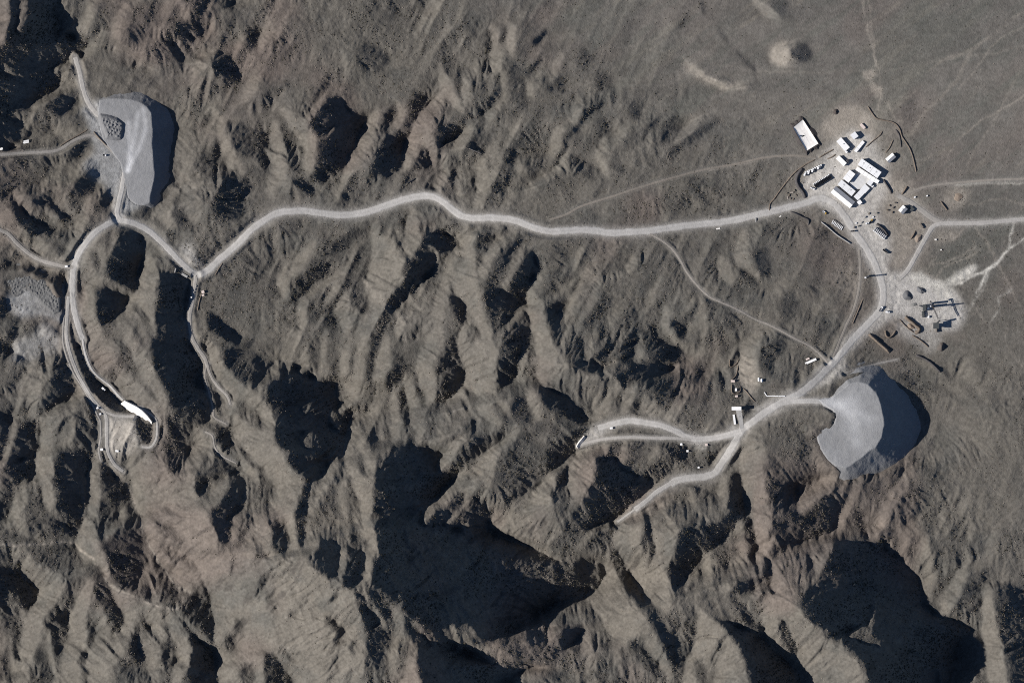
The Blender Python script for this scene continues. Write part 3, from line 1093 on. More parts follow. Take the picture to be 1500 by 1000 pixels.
# thin pale washes: (albedo, strength, width, points)
WASH=[
(SAND,.95,2.6,[(147,674),(165,690),(182,706),(191,722),(200,745),(206,768),(213,790),(225,812),(240,835),(255,855),(278,868)]),
(SAND,.95,2.6,[(-60,797),(0,798),(25,800),(60,796),(100,794),(108,795),(120,808),(138,820),(148,840),(155,852),(175,865),(195,872),(215,882),(235,888),(250,893),(262,890),(272,878)]),
(WHITE,.6,2.2,[(1440,400),(1425,402),(1410,412),(1398,420)]),
(WHITE,.55,2.0,[(1448,398),(1440,425),(1425,440),(1420,455)]),
(SAND,.6,2.4,[(1365,388),(1385,384),(1405,376),(1428,362)]),
(SAND,.5,2.2,[(1355,400),(1362,388),(1372,378)]),
(SAND,.55,2.6,[(1300,150),(1310,175),(1322,178)]),
(SAND,.45,2.4,[(1500,140),(1470,160),(1440,175),(1410,200),(1380,235)]),
(SAND,.4,2.2,[(1500,40),(1470,52),(1450,70),(1430,100),(1405,130)]),
(SAND,.4,2.2,[(1500,300),(1470,290),(1440,296),(1420,300)]),
(WHITE,.4,3.0,[(1500,268),(1440,268),(1400,272)]),
(DARK,.35,1.8,[(1050,45),(1067,62)]),(DARK,.35,1.8,[(1079,76),(1107,104)]),
(SAND,0.5,3.0,[(60,-40),(70,10),(85,42),(98,65),(110,84)]),
(SAND,0.5,3.0,[(1262,-40),(1264,5),(1270,38),(1280,80),(1288,108),(1290,140),(1287,162)]),
(SAND,0.5,2.2,[(1270,-40),(1274,20),(1279,60),(1284,95)]),
(SAND,0.2,2.4,[(1400,273),(1450,269),(1500,267),(1560,266)]),
(SAND,0.5,2.6,[(1428,334),(1445,354),(1460,384),(1474,410),(1484,430),(1494,450)]),
(SAND,0.22,2.0,[(893,-40),(887,40),(880,110),(866,150),(820,185)]),
(SAND,0.2,3.0,[(1560,60),(1500,66),(1460,78),(1400,83),(1300,104),(1200,107),(1100,104),(960,75),(900,64)]),
(WHITE,.95,3.4,[(1560,325),(1500,352),(1478,364),(1462,384),(1446,396),(1438,414),(1430,432),(1423,448)]),
(WHITE,.8,2.8,[(1484,326),(1478,360)]),
(WHITE,.85,2.8,[(1460,386),(1440,398),(1420,408),(1405,415)]),
(WHITE,.5,2.0,[(1480,425),(1462,436),(1463,452),(1455,468),(1450,472)]),
(SAND,.7,2.4,[(1372,410),(1350,396),(1344,382)]),
(SAND,.6,2.2,[(1372,405),(1380,392),(1410,380),(1430,370)]),
(SAND,.7,2.5,[(1390,352),(1400,346),(1412,336)]),
(SAND,.5,3.0,[(1475,470),(1472,500),(1485,520),(1500,540)]),
(SAND,.35,5,[(1560,15),(1495,20),(1450,55),(1420,75),(1390,85)]),
(SAND,.3,5,[(1420,80),(1400,120),(1370,150),(1350,170),(1335,195)]),
(SAND,.3,3,[(1500,95),(1480,130),(1455,180),(1425,225),(1415,250)]),
(SAND,.5,3,[(1040,249),(1075,242),(1110,237)]),
(SAND,.3,6,[(600,480),(560,440),(520,400)]),
(SAND,.4,2.5,[(1430,450),(1440,470),(1450,480),(1462,500)]),
(SAND,.35,2.5,[(1500,735),(1470,760),(1440,790)]),
(DARK,.45,2.0,[(1500,205),(1475,225),(1465,250),(1450,270),(1432,300),(1430,312)]),
(DARK,.4,2.0,[(1340,250),(1325,222),(1308,190)]),
(DARK,.45,1.8,[(1330,240),(1345,270),(1348,280)]),
(DARK,.45,1.8,[(1362,262),(1378,252)]),
(DARK,.4,1.6,[(1110,155),(1095,175),(1082,205)]),
(DARK,.4,1.6,[(1144,148),(1150,165),(1155,180)]),
]
HEAP_E=[(1200,586),(1216,584),(1232,572),(1244,562),(1258,559.5),(1272,564),(1283,576),(1289,592),(1293,610),(1294,622),(1290,640),(1281,655),(1268,665),(1254,674),(1247,679),(1238,684),(1225,682),(1212,672),(1203,657),(1198,642),(1193,629),(1200,627),(1212,626),(1221,619),(1224,609),(1219,599),(1208,593)]
HEAP_W=[(146,148),(158,145),(175,144),(192,146),(206,150),(215,157),(221,166),(223,178),(222,195),(222,210),(224,225),(225.5,245),(225,265),(222,285),(220,297),(212,301),(200,300),(188,290),(182,262),(178,240),(165,222),(152,205),(146,180)]
HEAP_R=[(6,409),(16,401),(32,399),(48,401),(61,409),(75,417),(84,425),(88,440),(87,456),(80,459),(71,452),(60,441),(50,431),(42,426),(30,431),(20,433),(8,424)]
CAMP=[(1150,245),(1170,180),(1240,150),(1300,170),(1340,240),(1345,300),(1370,330),(1360,380),(1420,400),(1425,480),(1380,520),(1310,500),(1280,480),(1250,360),(1200,305),(1165,290)]

def catmull(p,step=2.5):
    out=[]
    n=len(p)
    for i in range(n-1):
        p0=p[max(i-1,0)];p1=p[i];p2=p[i+1];p3=p[min(i+2,n-1)]
        k=max(1,int(math.dist(p1,p2)/step))
        for j in range(k):
            t=j/k
            out.append(tuple(0.5*((2*p1[a])+(-p0[a]+p2[a])*t+(2*p0[a]-5*p1[a]+4*p2[a]-p3[a])*t*t+(-p0[a]+3*p1[a]-3*p2[a]+p3[a])*t**3) for a in (0,1)))
    out.append(p[-1]); return out

def tone_with_roads(txt):
    m=tone_map(txt)
    for nm,w,pale,pts in ROADS:
        r=seg_dist(pts,w+14)
        if r is None: continue
        sj,si,d,_=r
        a=1/(1+np.exp((d-w/2-1.5)/1.0))
        if w<3.3: a=a*0.5
        m[sj,si]=m[sj,si]*(1-a)+0.03*a
    for poly in (CAMP,):
        sj,si,a=poly_mask(poly,8); m[sj,si]*=(1-0.9*a)
    for poly in (HEAP_E,):
        sj,si,a=poly_mask(poly,4); m[sj,si]=m[sj,si]*(1-a)-0.2*a
    sj,si,a=poly_mask(HEAP_W,4); m[sj,si]=m[sj,si]*(1-a)-0.3*a
    sj,si,a=poly_mask([(225,160),(268,150),(264,240),(258,280),(225,300)],3); m[sj,si]=m[sj,si]*(1-a)-0.35*a
    return m

print('terrain: solving'); 
M,T_,Hh=build(TONE)
GX=X0+D*np.arange(NX)[None,:]; GY=Y0+D*np.arange(NY)[:,None]
hillm=1/(1+np.exp(-((GY-70)-0.62*(GX-880)+60*vnoise(1/160.,8,2))/60.))
def zat0(x,y): return float(Hh[int((y-Y0)/D),int((x-X0)/D)])
# ground falls away east of the spoil heaps so that the dumped faces are tall
Hh=Hh+21*np.exp(-(((GX-1195)/100)**2+((GY-625)/85)**2))-19*np.exp(-(((GX-1350)/85)**2+((GY-612)/100)**2))
sj,si,a=poly_mask([(228,150),(262,150),(264,240),(256,285),(232,300)],12)
Hh[sj,si]-=10*a
_zr=zat0(1150,600)
_bed=_zr+1.5-27*np.clip((GX-1188)/95,0,1)+0*GY
sj,si,a=poly_mask(HEAP_E,9); Hh[sj,si]=np.where(Hh[sj,si]>_bed[sj,si]-2,Hh[sj,si]*(1-a)+(_bed[sj,si]-2)*a,Hh[sj,si])
def level(poly,z,fe):
    sj,si,a=poly_mask(poly,fe); a=np.clip(a*1.25,0,1)
    if z is None: z=float((Hh[sj,si]*a).sum()/a.sum())
    Hh[sj,si]=Hh[sj,si]*(1-a)+z*a
level([(1150,592),(1215,590),(1226,608),(1214,630),(1198,634),(1180,626),(1160,612)],_zr+1.0,10)
_zw=zat0(181,290)
level([(1184,640),(1196,632),(1206,655),(1222,676),(1240,684),(1232,696),(1208,690),(1190,665)],_zr-0.5,7)
level([(1215,556),(1236,545),(1262,541),(1270,546),(1246,560),(1232,570)],_zr-5,6)
level([(116,158),(135,146),(152,140),(190,146),(196,285),(178,318),(166,312),(160,262),(132,240),(126,205)],_zw-1.2,9)
sj,si,a=poly_mask(HEAP_W,3); Hh[sj,si]=np.where(a>.4,np.minimum(Hh[sj,si],_zw-1.8),Hh[sj,si])
level([(12,432),(35,424),(60,430),(95,455),(92,475),(60,468),(25,462)],None,5)
level([(18,497),(50,490),(85,500),(86,516),(60,520),(30,528)],None,5)
level([(8,410),(45,402),(75,420),(86,445),(80,456),(60,440),(30,430),(12,424)],zat0(50,450)+1,3)
level([(1158,184),(1178,171),(1202,212),(1180,225)],None,5)
# smoothed construction ground
Hs=fftgauss(Hh,14/D)
sj,si,a=poly_mask(CAMP,14); Hh[sj,si]=Hh[sj,si]*(1-a)+Hs[sj,si]*a
def zat(x,y,A=None):
    A=Hh if A is None else A
    u=min(max((x-X0)/D,0),NX-1.001); v=min(max((y-Y0)/D,0),NY-1.001); i=int(u); j=int(v); fu=u-i; fv=v-j
    return float((A[j,i]*(1-fu)+A[j,i+1]*fu)*(1-fv)+(A[j+1,i]*(1-fu)+A[j+1,i+1]*fu)*fv)
# rills and spurs: noise drawn out along the fall line of the slopes
def fallline(H,lam,length,seed,sub):
    A=fftgauss(H,lam*0.45/D)[::sub,::sub]; d=D*sub
    gx=np.gradient(A,d,axis=1); gy=np.gradient(A,d,axis=0); g=np.hypot(gx,gy)+1e-6; ux,uy=gx/g,gy/g
    N=np.random.RandomState(seed).rand(*A.shape)-.5; N=gauss(N,lam*0.17/d); N/=N.std()
    J,I=np.meshgrid(np.arange(A.shape[0],dtype=float),np.arange(A.shape[1],dtype=float),indexing='ij')
    acc=N.copy(); n=int(length/d/2); tot=1.0
    for s in (1,-1):
        x,y=I.copy(),J.copy()
        for k in range(n):
            xi=np.clip((x+.5).astype(int),0,A.shape[1]-1); yi=np.clip((y+.5).astype(int),0,A.shape[0]-1)
            x=x+s*ux[yi,xi]; y=y+s*uy[yi,xi]
            xi=np.clip((x+.5).astype(int),0,A.shape[1]-1); yi=np.clip((y+.5).astype(int),0,A.shape[0]-1)
            w=1-(k/n)**2; acc+=w*N[yi,xi]; tot+=w
    acc=gauss(acc,0.6); acc/=acc.std()
    if sub>1:
        yy=np.minimum(np.arange(NY)/sub,A.shape[0]-1.001); xx=np.minimum(np.arange(NX)/sub,A.shape[1]-1.001)
        j=yy.astype(int)[:,None]; i=xx.astype(int)[None,:]; fj=(yy-yy.astype(int))[:,None]; fi=(xx-xx.astype(int))[None,:]
        G=(acc[j,i]*(1-fi)+acc[j,i+1]*fi)*(1-fj)+(acc[j+1,i]*(1-fi)+acc[j+1,i+1]*fi)*fj
        S=(g[j,i]*(1-fi)+g[j,i+1]*fi)*(1-fj)+(g[j+1,i]*(1-fi)+g[j+1,i+1]*fi)*fj
        return G,S
    return acc,g
sharp=lambda r: 0.55*np.clip(r,-2,2)-0.9*(np.abs(r)-.8)
r1,s1=fallline(Hh,17,75,301,2)
Hh=Hh+1.25*sharp(r1)*np.clip(s1/0.45,0,1.3)*(.05+.95*hillm)*np.clip(.8+1.2*vnoise(1/70.,305,2),.25,1.3)
r2,s2=fallline(Hh,8,34,302,1)
Hh=Hh+0.55*sharp(r2)*np.clip(s2/0.45,0,1.3)*(.05+.95*hillm)*np.clip(.8+1.3*vnoise(1/40.,306,2),.1,1.4)
r3,s3=fallline(Hh,4.6,15,303,1)
Hh=Hh+0.24*sharp(r3)*np.clip(s3/0.45,0,1.3)*hillm
# rock and gully relief
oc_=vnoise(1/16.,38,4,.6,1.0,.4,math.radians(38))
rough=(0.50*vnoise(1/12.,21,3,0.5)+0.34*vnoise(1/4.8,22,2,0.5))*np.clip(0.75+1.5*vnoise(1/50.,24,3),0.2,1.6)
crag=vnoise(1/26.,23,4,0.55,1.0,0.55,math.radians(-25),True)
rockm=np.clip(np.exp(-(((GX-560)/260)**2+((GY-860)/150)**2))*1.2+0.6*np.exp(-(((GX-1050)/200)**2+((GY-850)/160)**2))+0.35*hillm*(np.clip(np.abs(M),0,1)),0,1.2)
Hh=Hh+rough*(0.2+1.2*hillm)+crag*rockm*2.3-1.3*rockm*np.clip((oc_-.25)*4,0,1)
# grade the roads into the ground
for nm,w,pale,pts in ROADS:
    c=catmull(pts)
    z=np.array([zat(*q,A=Hs) if w>6.5 else zat(*q,A=Hs)*.5+zat(*q)*.5 for q in c])
    s=7 if w>4 else 4
    if len(z)>3:
        ker=np.exp(-0.5*(np.arange(-3*s,3*s+1)/s)**2); ker/=ker.sum()
        z=np.convolve(np.pad(z,3*s,mode='edge'),ker,'valid')
    r=seg_dist(c,w/2+24)
    if r is None: continue
    sj,si,d,par=r
    L=np.concatenate([[0],np.cumsum([math.dist(c[k],c[k+1]) for k in range(len(c)-1)])]); L/=L[-1]
    zr=np.interp(par,L,z)
    e=max(3.0,w*0.7)
    a=np.clip(1-(d-w/2-1.6)/e,0,1); a=a*a*(3-2*a)
    Hh[sj,si]=Hh[sj,si]*(1-a)+zr*a

# the rim of the detailed sheet eases into the broad shape of the land outside
Hb=gauss(Hh,22/D)
_e=np.minimum(np.minimum(GX-X0,X0+D*(NX-1)-GX),np.minimum(GY-Y0,Y0+D*(NY-1)-GY)); _e=np.clip(_e/75,0,1); _e=_e*_e*(3-2*_e)
Hh=Hh*_e+Hb*(1-_e)
for _k,_s in ((0,4.0),(1,1.5)):
    Hh[_k,:]-=_s; Hh[-1-_k,:]-=_s; Hh[:,_k]-=_s; Hh[:,-1-_k]-=_s
# ---- true ground colours
def mixc(C,col,a):
    for k in range(3): C[k]=C[k]*(1-a)+col[k]*a
n1=vnoise(1/90.,31,4); n2=vnoise(1/40.,32,4); n3=vnoise(1/130.,33,3)
C=[np.full((NY,NX),v) for v in (0.170,0.158,0.142)]
mixc(C,(0.178,0.164,0.141),np.clip(hillm*(0.75+0.5*n1),0,1))
mixc(C,(0.200,0.181,0.154),np.clip(rockm*1.1,0,.9))
mixc(C,(0.138,0.134,0.121),np.clip(1.6*n2-0.15,0,0.65))
red=np.clip(2.2*n3-0.35,0,.7)+0.55*np.exp(-(((GX-310)/110)**2+((GY-120)/110)**2))*np.clip(.5+1.5*n2,0,1)+0.4*np.exp(-(((GX-1010)/70)**2+((GY-20)/60)**2))
mixc(C,(0.215,0.158,0.138),np.clip(red*(0.22+0.25*hillm),0,.4))
spk=vnoise(1/3.2,35,2,.6)
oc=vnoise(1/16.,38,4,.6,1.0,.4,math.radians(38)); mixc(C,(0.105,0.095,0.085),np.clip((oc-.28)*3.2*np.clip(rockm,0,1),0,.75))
st1=vnoise(1/9.,36,3,.6,1.0,.13,math.radians(53)); st2=vnoise(1/26.,37,2,.5,1.0,.16,math.radians(50))
plain=np.clip(1-hillm*1.1,0,1)
mixc(C,(0.235,0.212,0.178),np.clip((1.5*st1-.25)*plain*np.clip(.7+2*st2,0,1.3),0,.6))
mixc(C,(0.133,0.133,0.117),np.clip((-1.5*st1-.3)*plain,0,.5))
mixc(C,(0.148,0.149,0.130),np.clip((1.6*st2-.1)*plain,0,.5))

wobx,woby=3.0*vnoise(1/9.,41,3),3.0*vnoise(1/9.,42,3)
for col,st,fe,poly in PATCH:
    if len(poly)<3: continue
    r=poly_mask(poly,fe,(wobx,woby))
    if r is None: continue
    sj,si,a=r; a=np.clip(a*st*(1+0.35*n2[sj,si]+.12*spk[sj,si]),0,1)
    for k in range(3): C[k][sj,si]=C[k][sj,si]*(1-a)+col[k]*a
for col,st,w,pts in WASH:
    r=seg_dist(pts,w+10,(0.8*wobx,0.8*woby))
    if r is None: continue
    sj,si,d,_=r; a=st/(1+np.exp((d-w/2)/0.7))*np.clip(.75+1.1*n2[sj,si]+.5*spk[sj,si],0.1,1)
    for k in range(3): C[k][sj,si]=C[k][sj,si]*(1-a)+col[k]*a
dust=np.zeros((NY,NX))
for nm,w,pale,pts in ROADS:
    r=seg_dist(catmull(pts,4),w/2+22,(0.5*wobx,0.5*woby))
    if r is None: continue
    sj,si,d,_=r
    e=1.0+0.22*w
    a=(0.12+0.8*pale)*np.where(d<w/2,1,np.exp(-(d-w/2)/e))*0.8
    dust[sj,si]=np.maximum(dust[sj,si],a)
mixc(C,(0.46,0.435,0.40),np.clip(dust,0,.9))
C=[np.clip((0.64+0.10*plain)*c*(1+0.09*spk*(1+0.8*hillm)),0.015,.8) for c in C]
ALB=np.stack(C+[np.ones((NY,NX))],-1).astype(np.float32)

# ---------------------------------------------------------------- materials
def newmat(name,rough=0.9,spec=0.15):
    m=bpy.data.materials.new(name); m.use_nodes=True; nt=m.node_tree; b=nt.nodes['Principled BSDF']
    b.inputs['Roughness'].default_value=rough; b.inputs['Specular IOR Level'].default_value=spec
    return m,nt,b
def noise_mul(nt,col_out,scale,lo,hi,detail=4,coord='Object'):
    tc=nt.nodes.new('ShaderNodeTexCoord'); n=nt.nodes.new('ShaderNodeTexNoise'); n.inputs['Scale'].default_value=scale; n.inputs['Detail'].default_value=detail
    nt.links.new(tc.outputs[coord],n.inputs['Vector'])
    mr=nt.nodes.new('ShaderNodeMapRange'); mr.inputs['From Min'].default_value=.3; mr.inputs['From Max'].default_value=.7; mr.inputs['To Min'].default_value=lo; mr.inputs['To Max'].default_value=hi
    nt.links.new(n.outputs['Fac'],mr.inputs['Value'])
    mx=nt.nodes.new('ShaderNodeVectorMath'); mx.operation='SCALE'
    nt.links.new(col_out,mx.inputs[0]); nt.links.new(mr.outputs['Result'],mx.inputs['Scale'])
    return mx.outputs[0],n
def ground_mat(name,attr='albedo',bump=0.5,amp=0.16):
    m,nt,b=newmat(name,0.95,0.08)
    at=nt.nodes.new('ShaderNodeAttribute'); at.attribute_name=attr
    o,_=noise_mul(nt,at.outputs['Color'],0.22,1-amp,1+amp,4)
    o,_=noise_mul(nt,o,0.05,1-.75*amp,1+.75*amp,5)
    nt.links.new(o,b.inputs['Base Color'])
    tc=nt.nodes.new('ShaderNodeTexCoord'); n=nt.nodes.new('ShaderNodeTexNoise'); n.inputs['Scale'].default_value=0.45; n.inputs['Detail'].default_value=5; n.inputs['Roughness'].default_value=.6
    nt.links.new(tc.outputs['Object'],n.inputs['Vector'])
    bp=nt.nodes.new('ShaderNodeBump'); bp.inputs['Strength'].default_value=bump; bp.inputs['Distance'].default_value=1.6
    nt.links.new(n.outputs['Fac'],bp.inputs['Height']); nt.links.new(bp.outputs['Normal'],b.inputs['Normal'])
    return m
def flat_mat(name,col,rough=0.7,spec=0.2,scale=0.6,lo=0.88,hi=1.1,metal=0.0):
    m,nt,b=newmat(name,rough,spec); b.inputs['Metallic'].default_value=metal
    rgb=nt.nodes.new('ShaderNodeRGB'); rgb.outputs[0].default_value=(*col,1)
    o,_=noise_mul(nt,rgb.outputs[0],scale,lo,hi,5); nt.links.new(o,b.inputs['Base Color'])
    return m
MAT={}
MAT['ground']=ground_mat('desert_ground')
MAT['road_pale']=ground_mat('pale_gravel','albedo',0.25,.09)
MAT['heap']=ground_mat('crushed_rock','albedo',0.35,.06)
MAT['white_roof']=flat_mat('white_sheet_roof',(0.82,0.81,0.79),0.5,0.3,0.5,0.93,1.05)
MAT['pale_roof']=flat_mat('weathered_pale_roof',(0.72,0.72,0.72),0.55,0.3,0.5,0.9,1.06)
MAT['grey_roof']=flat_mat('grey_sheet_roof',(0.33,0.335,0.35),0.55,0.3,0.5,0.9,1.08)
MAT['dark_roof']=flat_mat('dark_sheet_roof',(0.06,0.065,0.065),0.6,0.3)
MAT['pink_roof']=flat_mat('faded_pinkish_roof',(0.62,0.52,0.47),0.6,0.2)
MAT['wall']=flat_mat('painted_wall',(0.36,0.345,0.32),0.8,0.1)
MAT['door']=flat_mat('door_paint',(0.12,0.14,0.17),0.5,0.3)
MAT['white_paint']=flat_mat('white_paint',(0.78,0.78,0.77),0.4,0.4)
MAT['dark_steel']=flat_mat('dark_steel',(0.05,0.05,0.055),0.5,0.4)
MAT['rubber']=flat_mat('rubber',(0.025,0.025,0.025),0.9,0.1)
MAT['blue_grey']=flat_mat('blue_grey_paint',(0.16,0.19,0.24),0.5,0.3)
MAT['yellow']=flat_mat('dusty_yellow_paint',(0.42,0.27,0.06),0.5,0.3)
MAT['liner']=flat_mat('white_pond_liner',(0.74,0.71,0.67),0.6,0.2,0.25,0.9,1.06)
MAT['black_liner']=flat_mat('black_liner',(0.055,0.048,0.045),0.7,0.2)
MAT['shotcrete']=flat_mat('pale_shotcrete',(0.74,0.71,0.66),0.85,0.1,0.3,0.88,1.06)
MAT['concrete']=flat_mat('concrete',(0.34,0.33,0.315),0.85,0.1,0.3)
MAT['pale_paving']=flat_mat('pale_paving',(0.56,0.555,0.545),0.85,0.1,0.3)
MAT['earth']=flat_mat('dug_earth',(0.15,0.122,0.098),0.95,0.05,0.5,0.75,1.25)
MAT['dark_earth']=flat_mat('dark_gravel',(0.075,0.07,0.07),0.95,0.05,0.6,0.75,1.25)
MAT['scrub']=flat_mat('dry_scrub',(0.062,0.056,0.043),0.95,0.02,0.3,0.7,1.3)
MAT['stone']=flat_mat('loose_stone',(0.185,0.16,0.135),0.95,0.05,0.3,0.75,1.25)
MAT['pipe']=flat_mat('weathered_pipe',(0.35,0.31,0.27),0.7,0.2)

# ---------------------------------------------------------------- helpers
def setp(o,label=None,cat=None,group=None,kind=None):
    if label: o['label']=label
    if cat: o['category']=cat
    if group: o['group']=group
    if kind: o['kind']=kind
    return o
def link(name,me,mat,parent=None):
    o=bpy.data.objects.new(name,me); COL.objects.link(o)
    if mat: me.materials.append(mat)
    if parent: o.parent=parent
    return o
def bmobj(name,bm,mat,parent=None,smooth=False):
    bmesh.ops.recalc_face_normals(bm,faces=bm.faces)
    me=bpy.data.meshes.new(name); bm.to_mesh(me); bm.free()
    if smooth:
        me.polygons.foreach_set('use_smooth',[True]*len(me.polygons))
    return link(name,me,mat,parent)
def empty(name,loc,rz=0,**k):
    o=bpy.data.objects.new(name,None); COL.objects.link(o); o.location=loc; o.rotation_euler=(0,0,rz); o.empty_display_size=1
    return setp(o,**k)
def bx(bm,c,s,rz=0,taper=1.0):
    x,y,z=s[0]/2,s[1]/2,s[2]/2
    co=[(-x,-y,-z),(x,-y,-z),(x,y,-z),(-x,y,-z),(-x*taper,-y*taper,z),(x*taper,-y*taper,z),(x*taper,y*taper,z),(-x*taper,y*taper,z)]
    R=Matrix.Rotation(rz,3,'Z'); v=[bm.verts.new(R@Vector(p)+Vector(c)) for p in co]
    for f in ((0,3,2,1),(4,5,6,7),(0,1,5,4),(1,2,6,5),(2,3,7,6),(3,0,4,7)): bm.faces.new([v[i] for i in f])
def cyl(bm,a,b,r0,r1=None,n=10):
    r1=r0 if r1 is None else r1
    a=Vector(a);b=Vector(b); d=(b-a).normalized(); u=d.orthogonal().normalized(); w=d.cross(u)
    A=[bm.verts.new(a+(u*math.cos(t)+w*math.sin(t))*r0) for t in [2*math.pi*k/n for k in range(n)]]
    B=[bm.verts.new(b+(u*math.cos(t)+w*math.sin(t))*max(r1,.001)) for t in [2*math.pi*k/n for k in range(n)]]
    for k in range(n): bm.faces.new((A[k],A[(k+1)%n],B[(k+1)%n],B[k]))
    bm.faces.new(A[::-1]); bm.faces.new(B)
def lattice(bm,a,b,s,seg,r=0.09):
    a=Vector(a);b=Vector(b);d=(b-a).normalized(); u=d.orthogonal().normalized(); w=d.cross(u)
    cs=[(u*i+w*j)*s/2 for i,j in ((1,1),(1,-1),(-1,-1),(-1,1))]
    for c in cs: cyl(bm,a+c,b+c,r*1.5,n=4)
    L=(b-a).length
    for k in range(seg):
        p=a+d*L*k/seg; q=a+d*L*(k+1)/seg
        for i in range(4):
            cyl(bm,p+cs[i],q+cs[(i+1)%4],r,n=4); cyl(bm,p+cs[i],p+cs[(i+1)%4],r,n=4)
def copy_tree(o,parent=None):
    c=o.copy(); COL.objects.link(c)
    if parent: c.parent=parent
    for ch in list(o.children): copy_tree(ch,c)
    return c
def gridmesh(name,P,mat,cols=None,smooth=True,mask=None):
    """P: (nj,ni,3) array"""
    nj,ni=P.shape[:2]; idx=np.arange(nj*ni).reshape(nj,ni)
    q=np.stack([idx[1:,:-1],idx[1:,1:],idx[:-1,1:],idx[:-1,:-1]],-1).reshape(-1,4)
    if mask is not None: q=q[mask.reshape(-1)]
    me=bpy.data.meshes.new(name)
    me.vertices.add(nj*ni); me.vertices.foreach_set('co',P.reshape(-1).astype(np.float32))
    me.loops.add(q.size); me.loops.foreach_set('vertex_index',q.reshape(-1).astype(np.int32))
    me.polygons.add(len(q)); me.polygons.foreach_set('loop_start',(np.arange(len(q))*4).astype(np.int32))
    me.polygons.foreach_set('use_smooth',np.full(len(q),smooth))
    me.update(calc_edges=True)
    if cols is not None:
        at=me.color_attributes.new('albedo','FLOAT_COLOR','POINT'); at.data.foreach_set('color',cols.reshape(-1).astype(np.float32))
    if mask is not None:
        bm=bmesh.new(); bm.from_mesh(me); bmesh.ops.delete(bm,geom=[v for v in bm.verts if not v.link_faces],context='VERTS'); bm.to_mesh(me); bm.free()
    o=link(name,me,mat); return o

# ---------------------------------------------------------------- ground
Px=np.broadcast_to(GX-750,(NY,NX)); Py=np.broadcast_to(500-GY,(NY,NX))
setp(gridmesh('hills',np.stack([Px,Py,Hh],-1),MAT['ground'],ALB),kind='structure',label='dry eroded brown desert hills with gullies and a plain at top right')
# the land goes on outside the detailed sheet
xs=np.arange(-3500,5001,25.0); ys=np.arange(-3500,4501,25.0)
XX,YY=np.meshgrid(xs,ys); ix=np.clip(((XX-X0)/D).astype(int),0,NX-1); iy=np.clip(((YY-Y0)/D).astype(int),0,NY-1)
dd=np.hypot(np.maximum(0,np.maximum(X0-XX,XX-(X0+D*(NX-1)))),np.maximum(0,np.maximum(Y0-YY,YY-(Y0+D*(NY-1)))))
Z=Hb[iy,ix]*np.exp(-dd/500)+35*np.sin(XX/97+1.3*np.sin(YY/141))*np.cos(YY/113+np.sin(XX/171))*np.clip(dd/300,0,1)*(1/(1+np.exp(-((YY-70)-0.62*(XX-880))/150)))-0.3
cx=(XX[:-1,:-1]+12.5); cy=(YY[:-1,:-1]+12.5)
outm=~((cx>X0+40)&(cx<X0+D*(NX-1)-40)&(cy>Y0+40)&(cy<Y0+D*(NY-1)-40))
Z=np.where((dd<=0),Z-1.5,Z)
cc=np.zeros(XX.shape+(4,)); cc[...]=(0.112,0.102,0.090,1)
setp(gridmesh('ground',np.stack([XX-750,500-YY,Z],-1),MAT['ground'],cc,True,outm),kind='structure',label='desert ground running on beyond the hills')

# ---------------------------------------------------------------- roads
for ri,(nm,w,pale,pts) in enumerate(ROADS):
    c=catmull(pts,2.2); n=len(c); K=9
    P=np.zeros((n,K,3)); colr=np.ones((n,K,4)); off=np.linspace(-1,1,K); rr=np.random.RandomState(ri)
    wl=rr.rand(n)*2-1; wr=rr.rand(n)*2-1
    ker=np.array([.25,.5,.25]); wl=np.convolve(np.pad(wl,1,mode='edge'),ker,'valid'); wr=np.convolve(np.pad(wr,1,mode='edge'),ker,'valid')
    base=0.62*(np.array([0.62,0.595,0.56])*pale+np.array([0.27,0.235,0.195])*(1-pale))
    lift=(0.28 if nm=='gravel_road' else 0.14)+0.02*(ri%9)
    for k in range(n):
        a=c[max(k-1,0)]; b=c[min(k+1,n-1)]; L=math.hypot(b[0]-a[0],b[1]-a[1])+1e-6
        nx,ny=-(b[1]-a[1])/L,(b[0]-a[0])/L
        for j in range(K):
            hw=w/2*(1+0.16*(wl[k] if j<K/2 else wr[k]))
            x=c[k][0]+nx*off[j]*hw; y=c[k][1]+ny*off[j]*hw
            e=abs(off[j]); z=zat(x,y)+lift+0.12*(1-e*e)
            if e>.99: z-=lift+0.1
            P[k,j]=W(x,y,z)
            tr=1.0+0.05*math.exp(-((e-.45)/.18)**2)-0.02*math.exp(-(e/.2)**2)-0.16*max(0,(e-.6)/.4)
            colr[k,j,:3]=base*tr*(1+0.05*(wl[k]))
    o=gridmesh(nm,P,MAT['road_pale'],colr); setp(o,kind='structure')

# ---------------------------------------------------------------- spoil heaps
def rng_poly_dist(poly,X,Y):
    ins=np.zeros(np.broadcast(X,Y).shape,bool); best=np.full(ins.shape,1e9); n=len(poly)
    for k in range(n):
        x1,y1=poly[k]; x2,y2=poly[(k+1)%n]
        if y1!=y2: ins^=((Y>=y1)!=(Y>=y2))&(X<x1+(Y-y1)*(x2-x1)/(y2-y1))
        dx,dy=x2-x1,y2-y1; t=np.clip(((X-x1)*dx+(Y-y1)*dy)/(dx*dx+dy*dy+1e-9),0,1)
        best=np.minimum(best,np.hypot(X-x1-t*dx,Y-y1-t*dy))
    return np.where(ins,-best,best)
def samp(A,x0,x1,y0,y1,step):
    X=np.arange(x0,x1,step)[None,:]; Y=np.arange(y0,y1,step)[:,None]
    u=(X-X0)/D; v=(Y-Y0)/D; i=np.floor(u).astype(int); j=np.floor(v).astype(int); fu=u-i; fv=v-j
    return X,Y,(A[j,i]*(1-fu)+A[j,i+1]*fu)*(1-fv)+(A[j+1,i]*(1-fu)+A[j+1,i+1]*fu)*fv
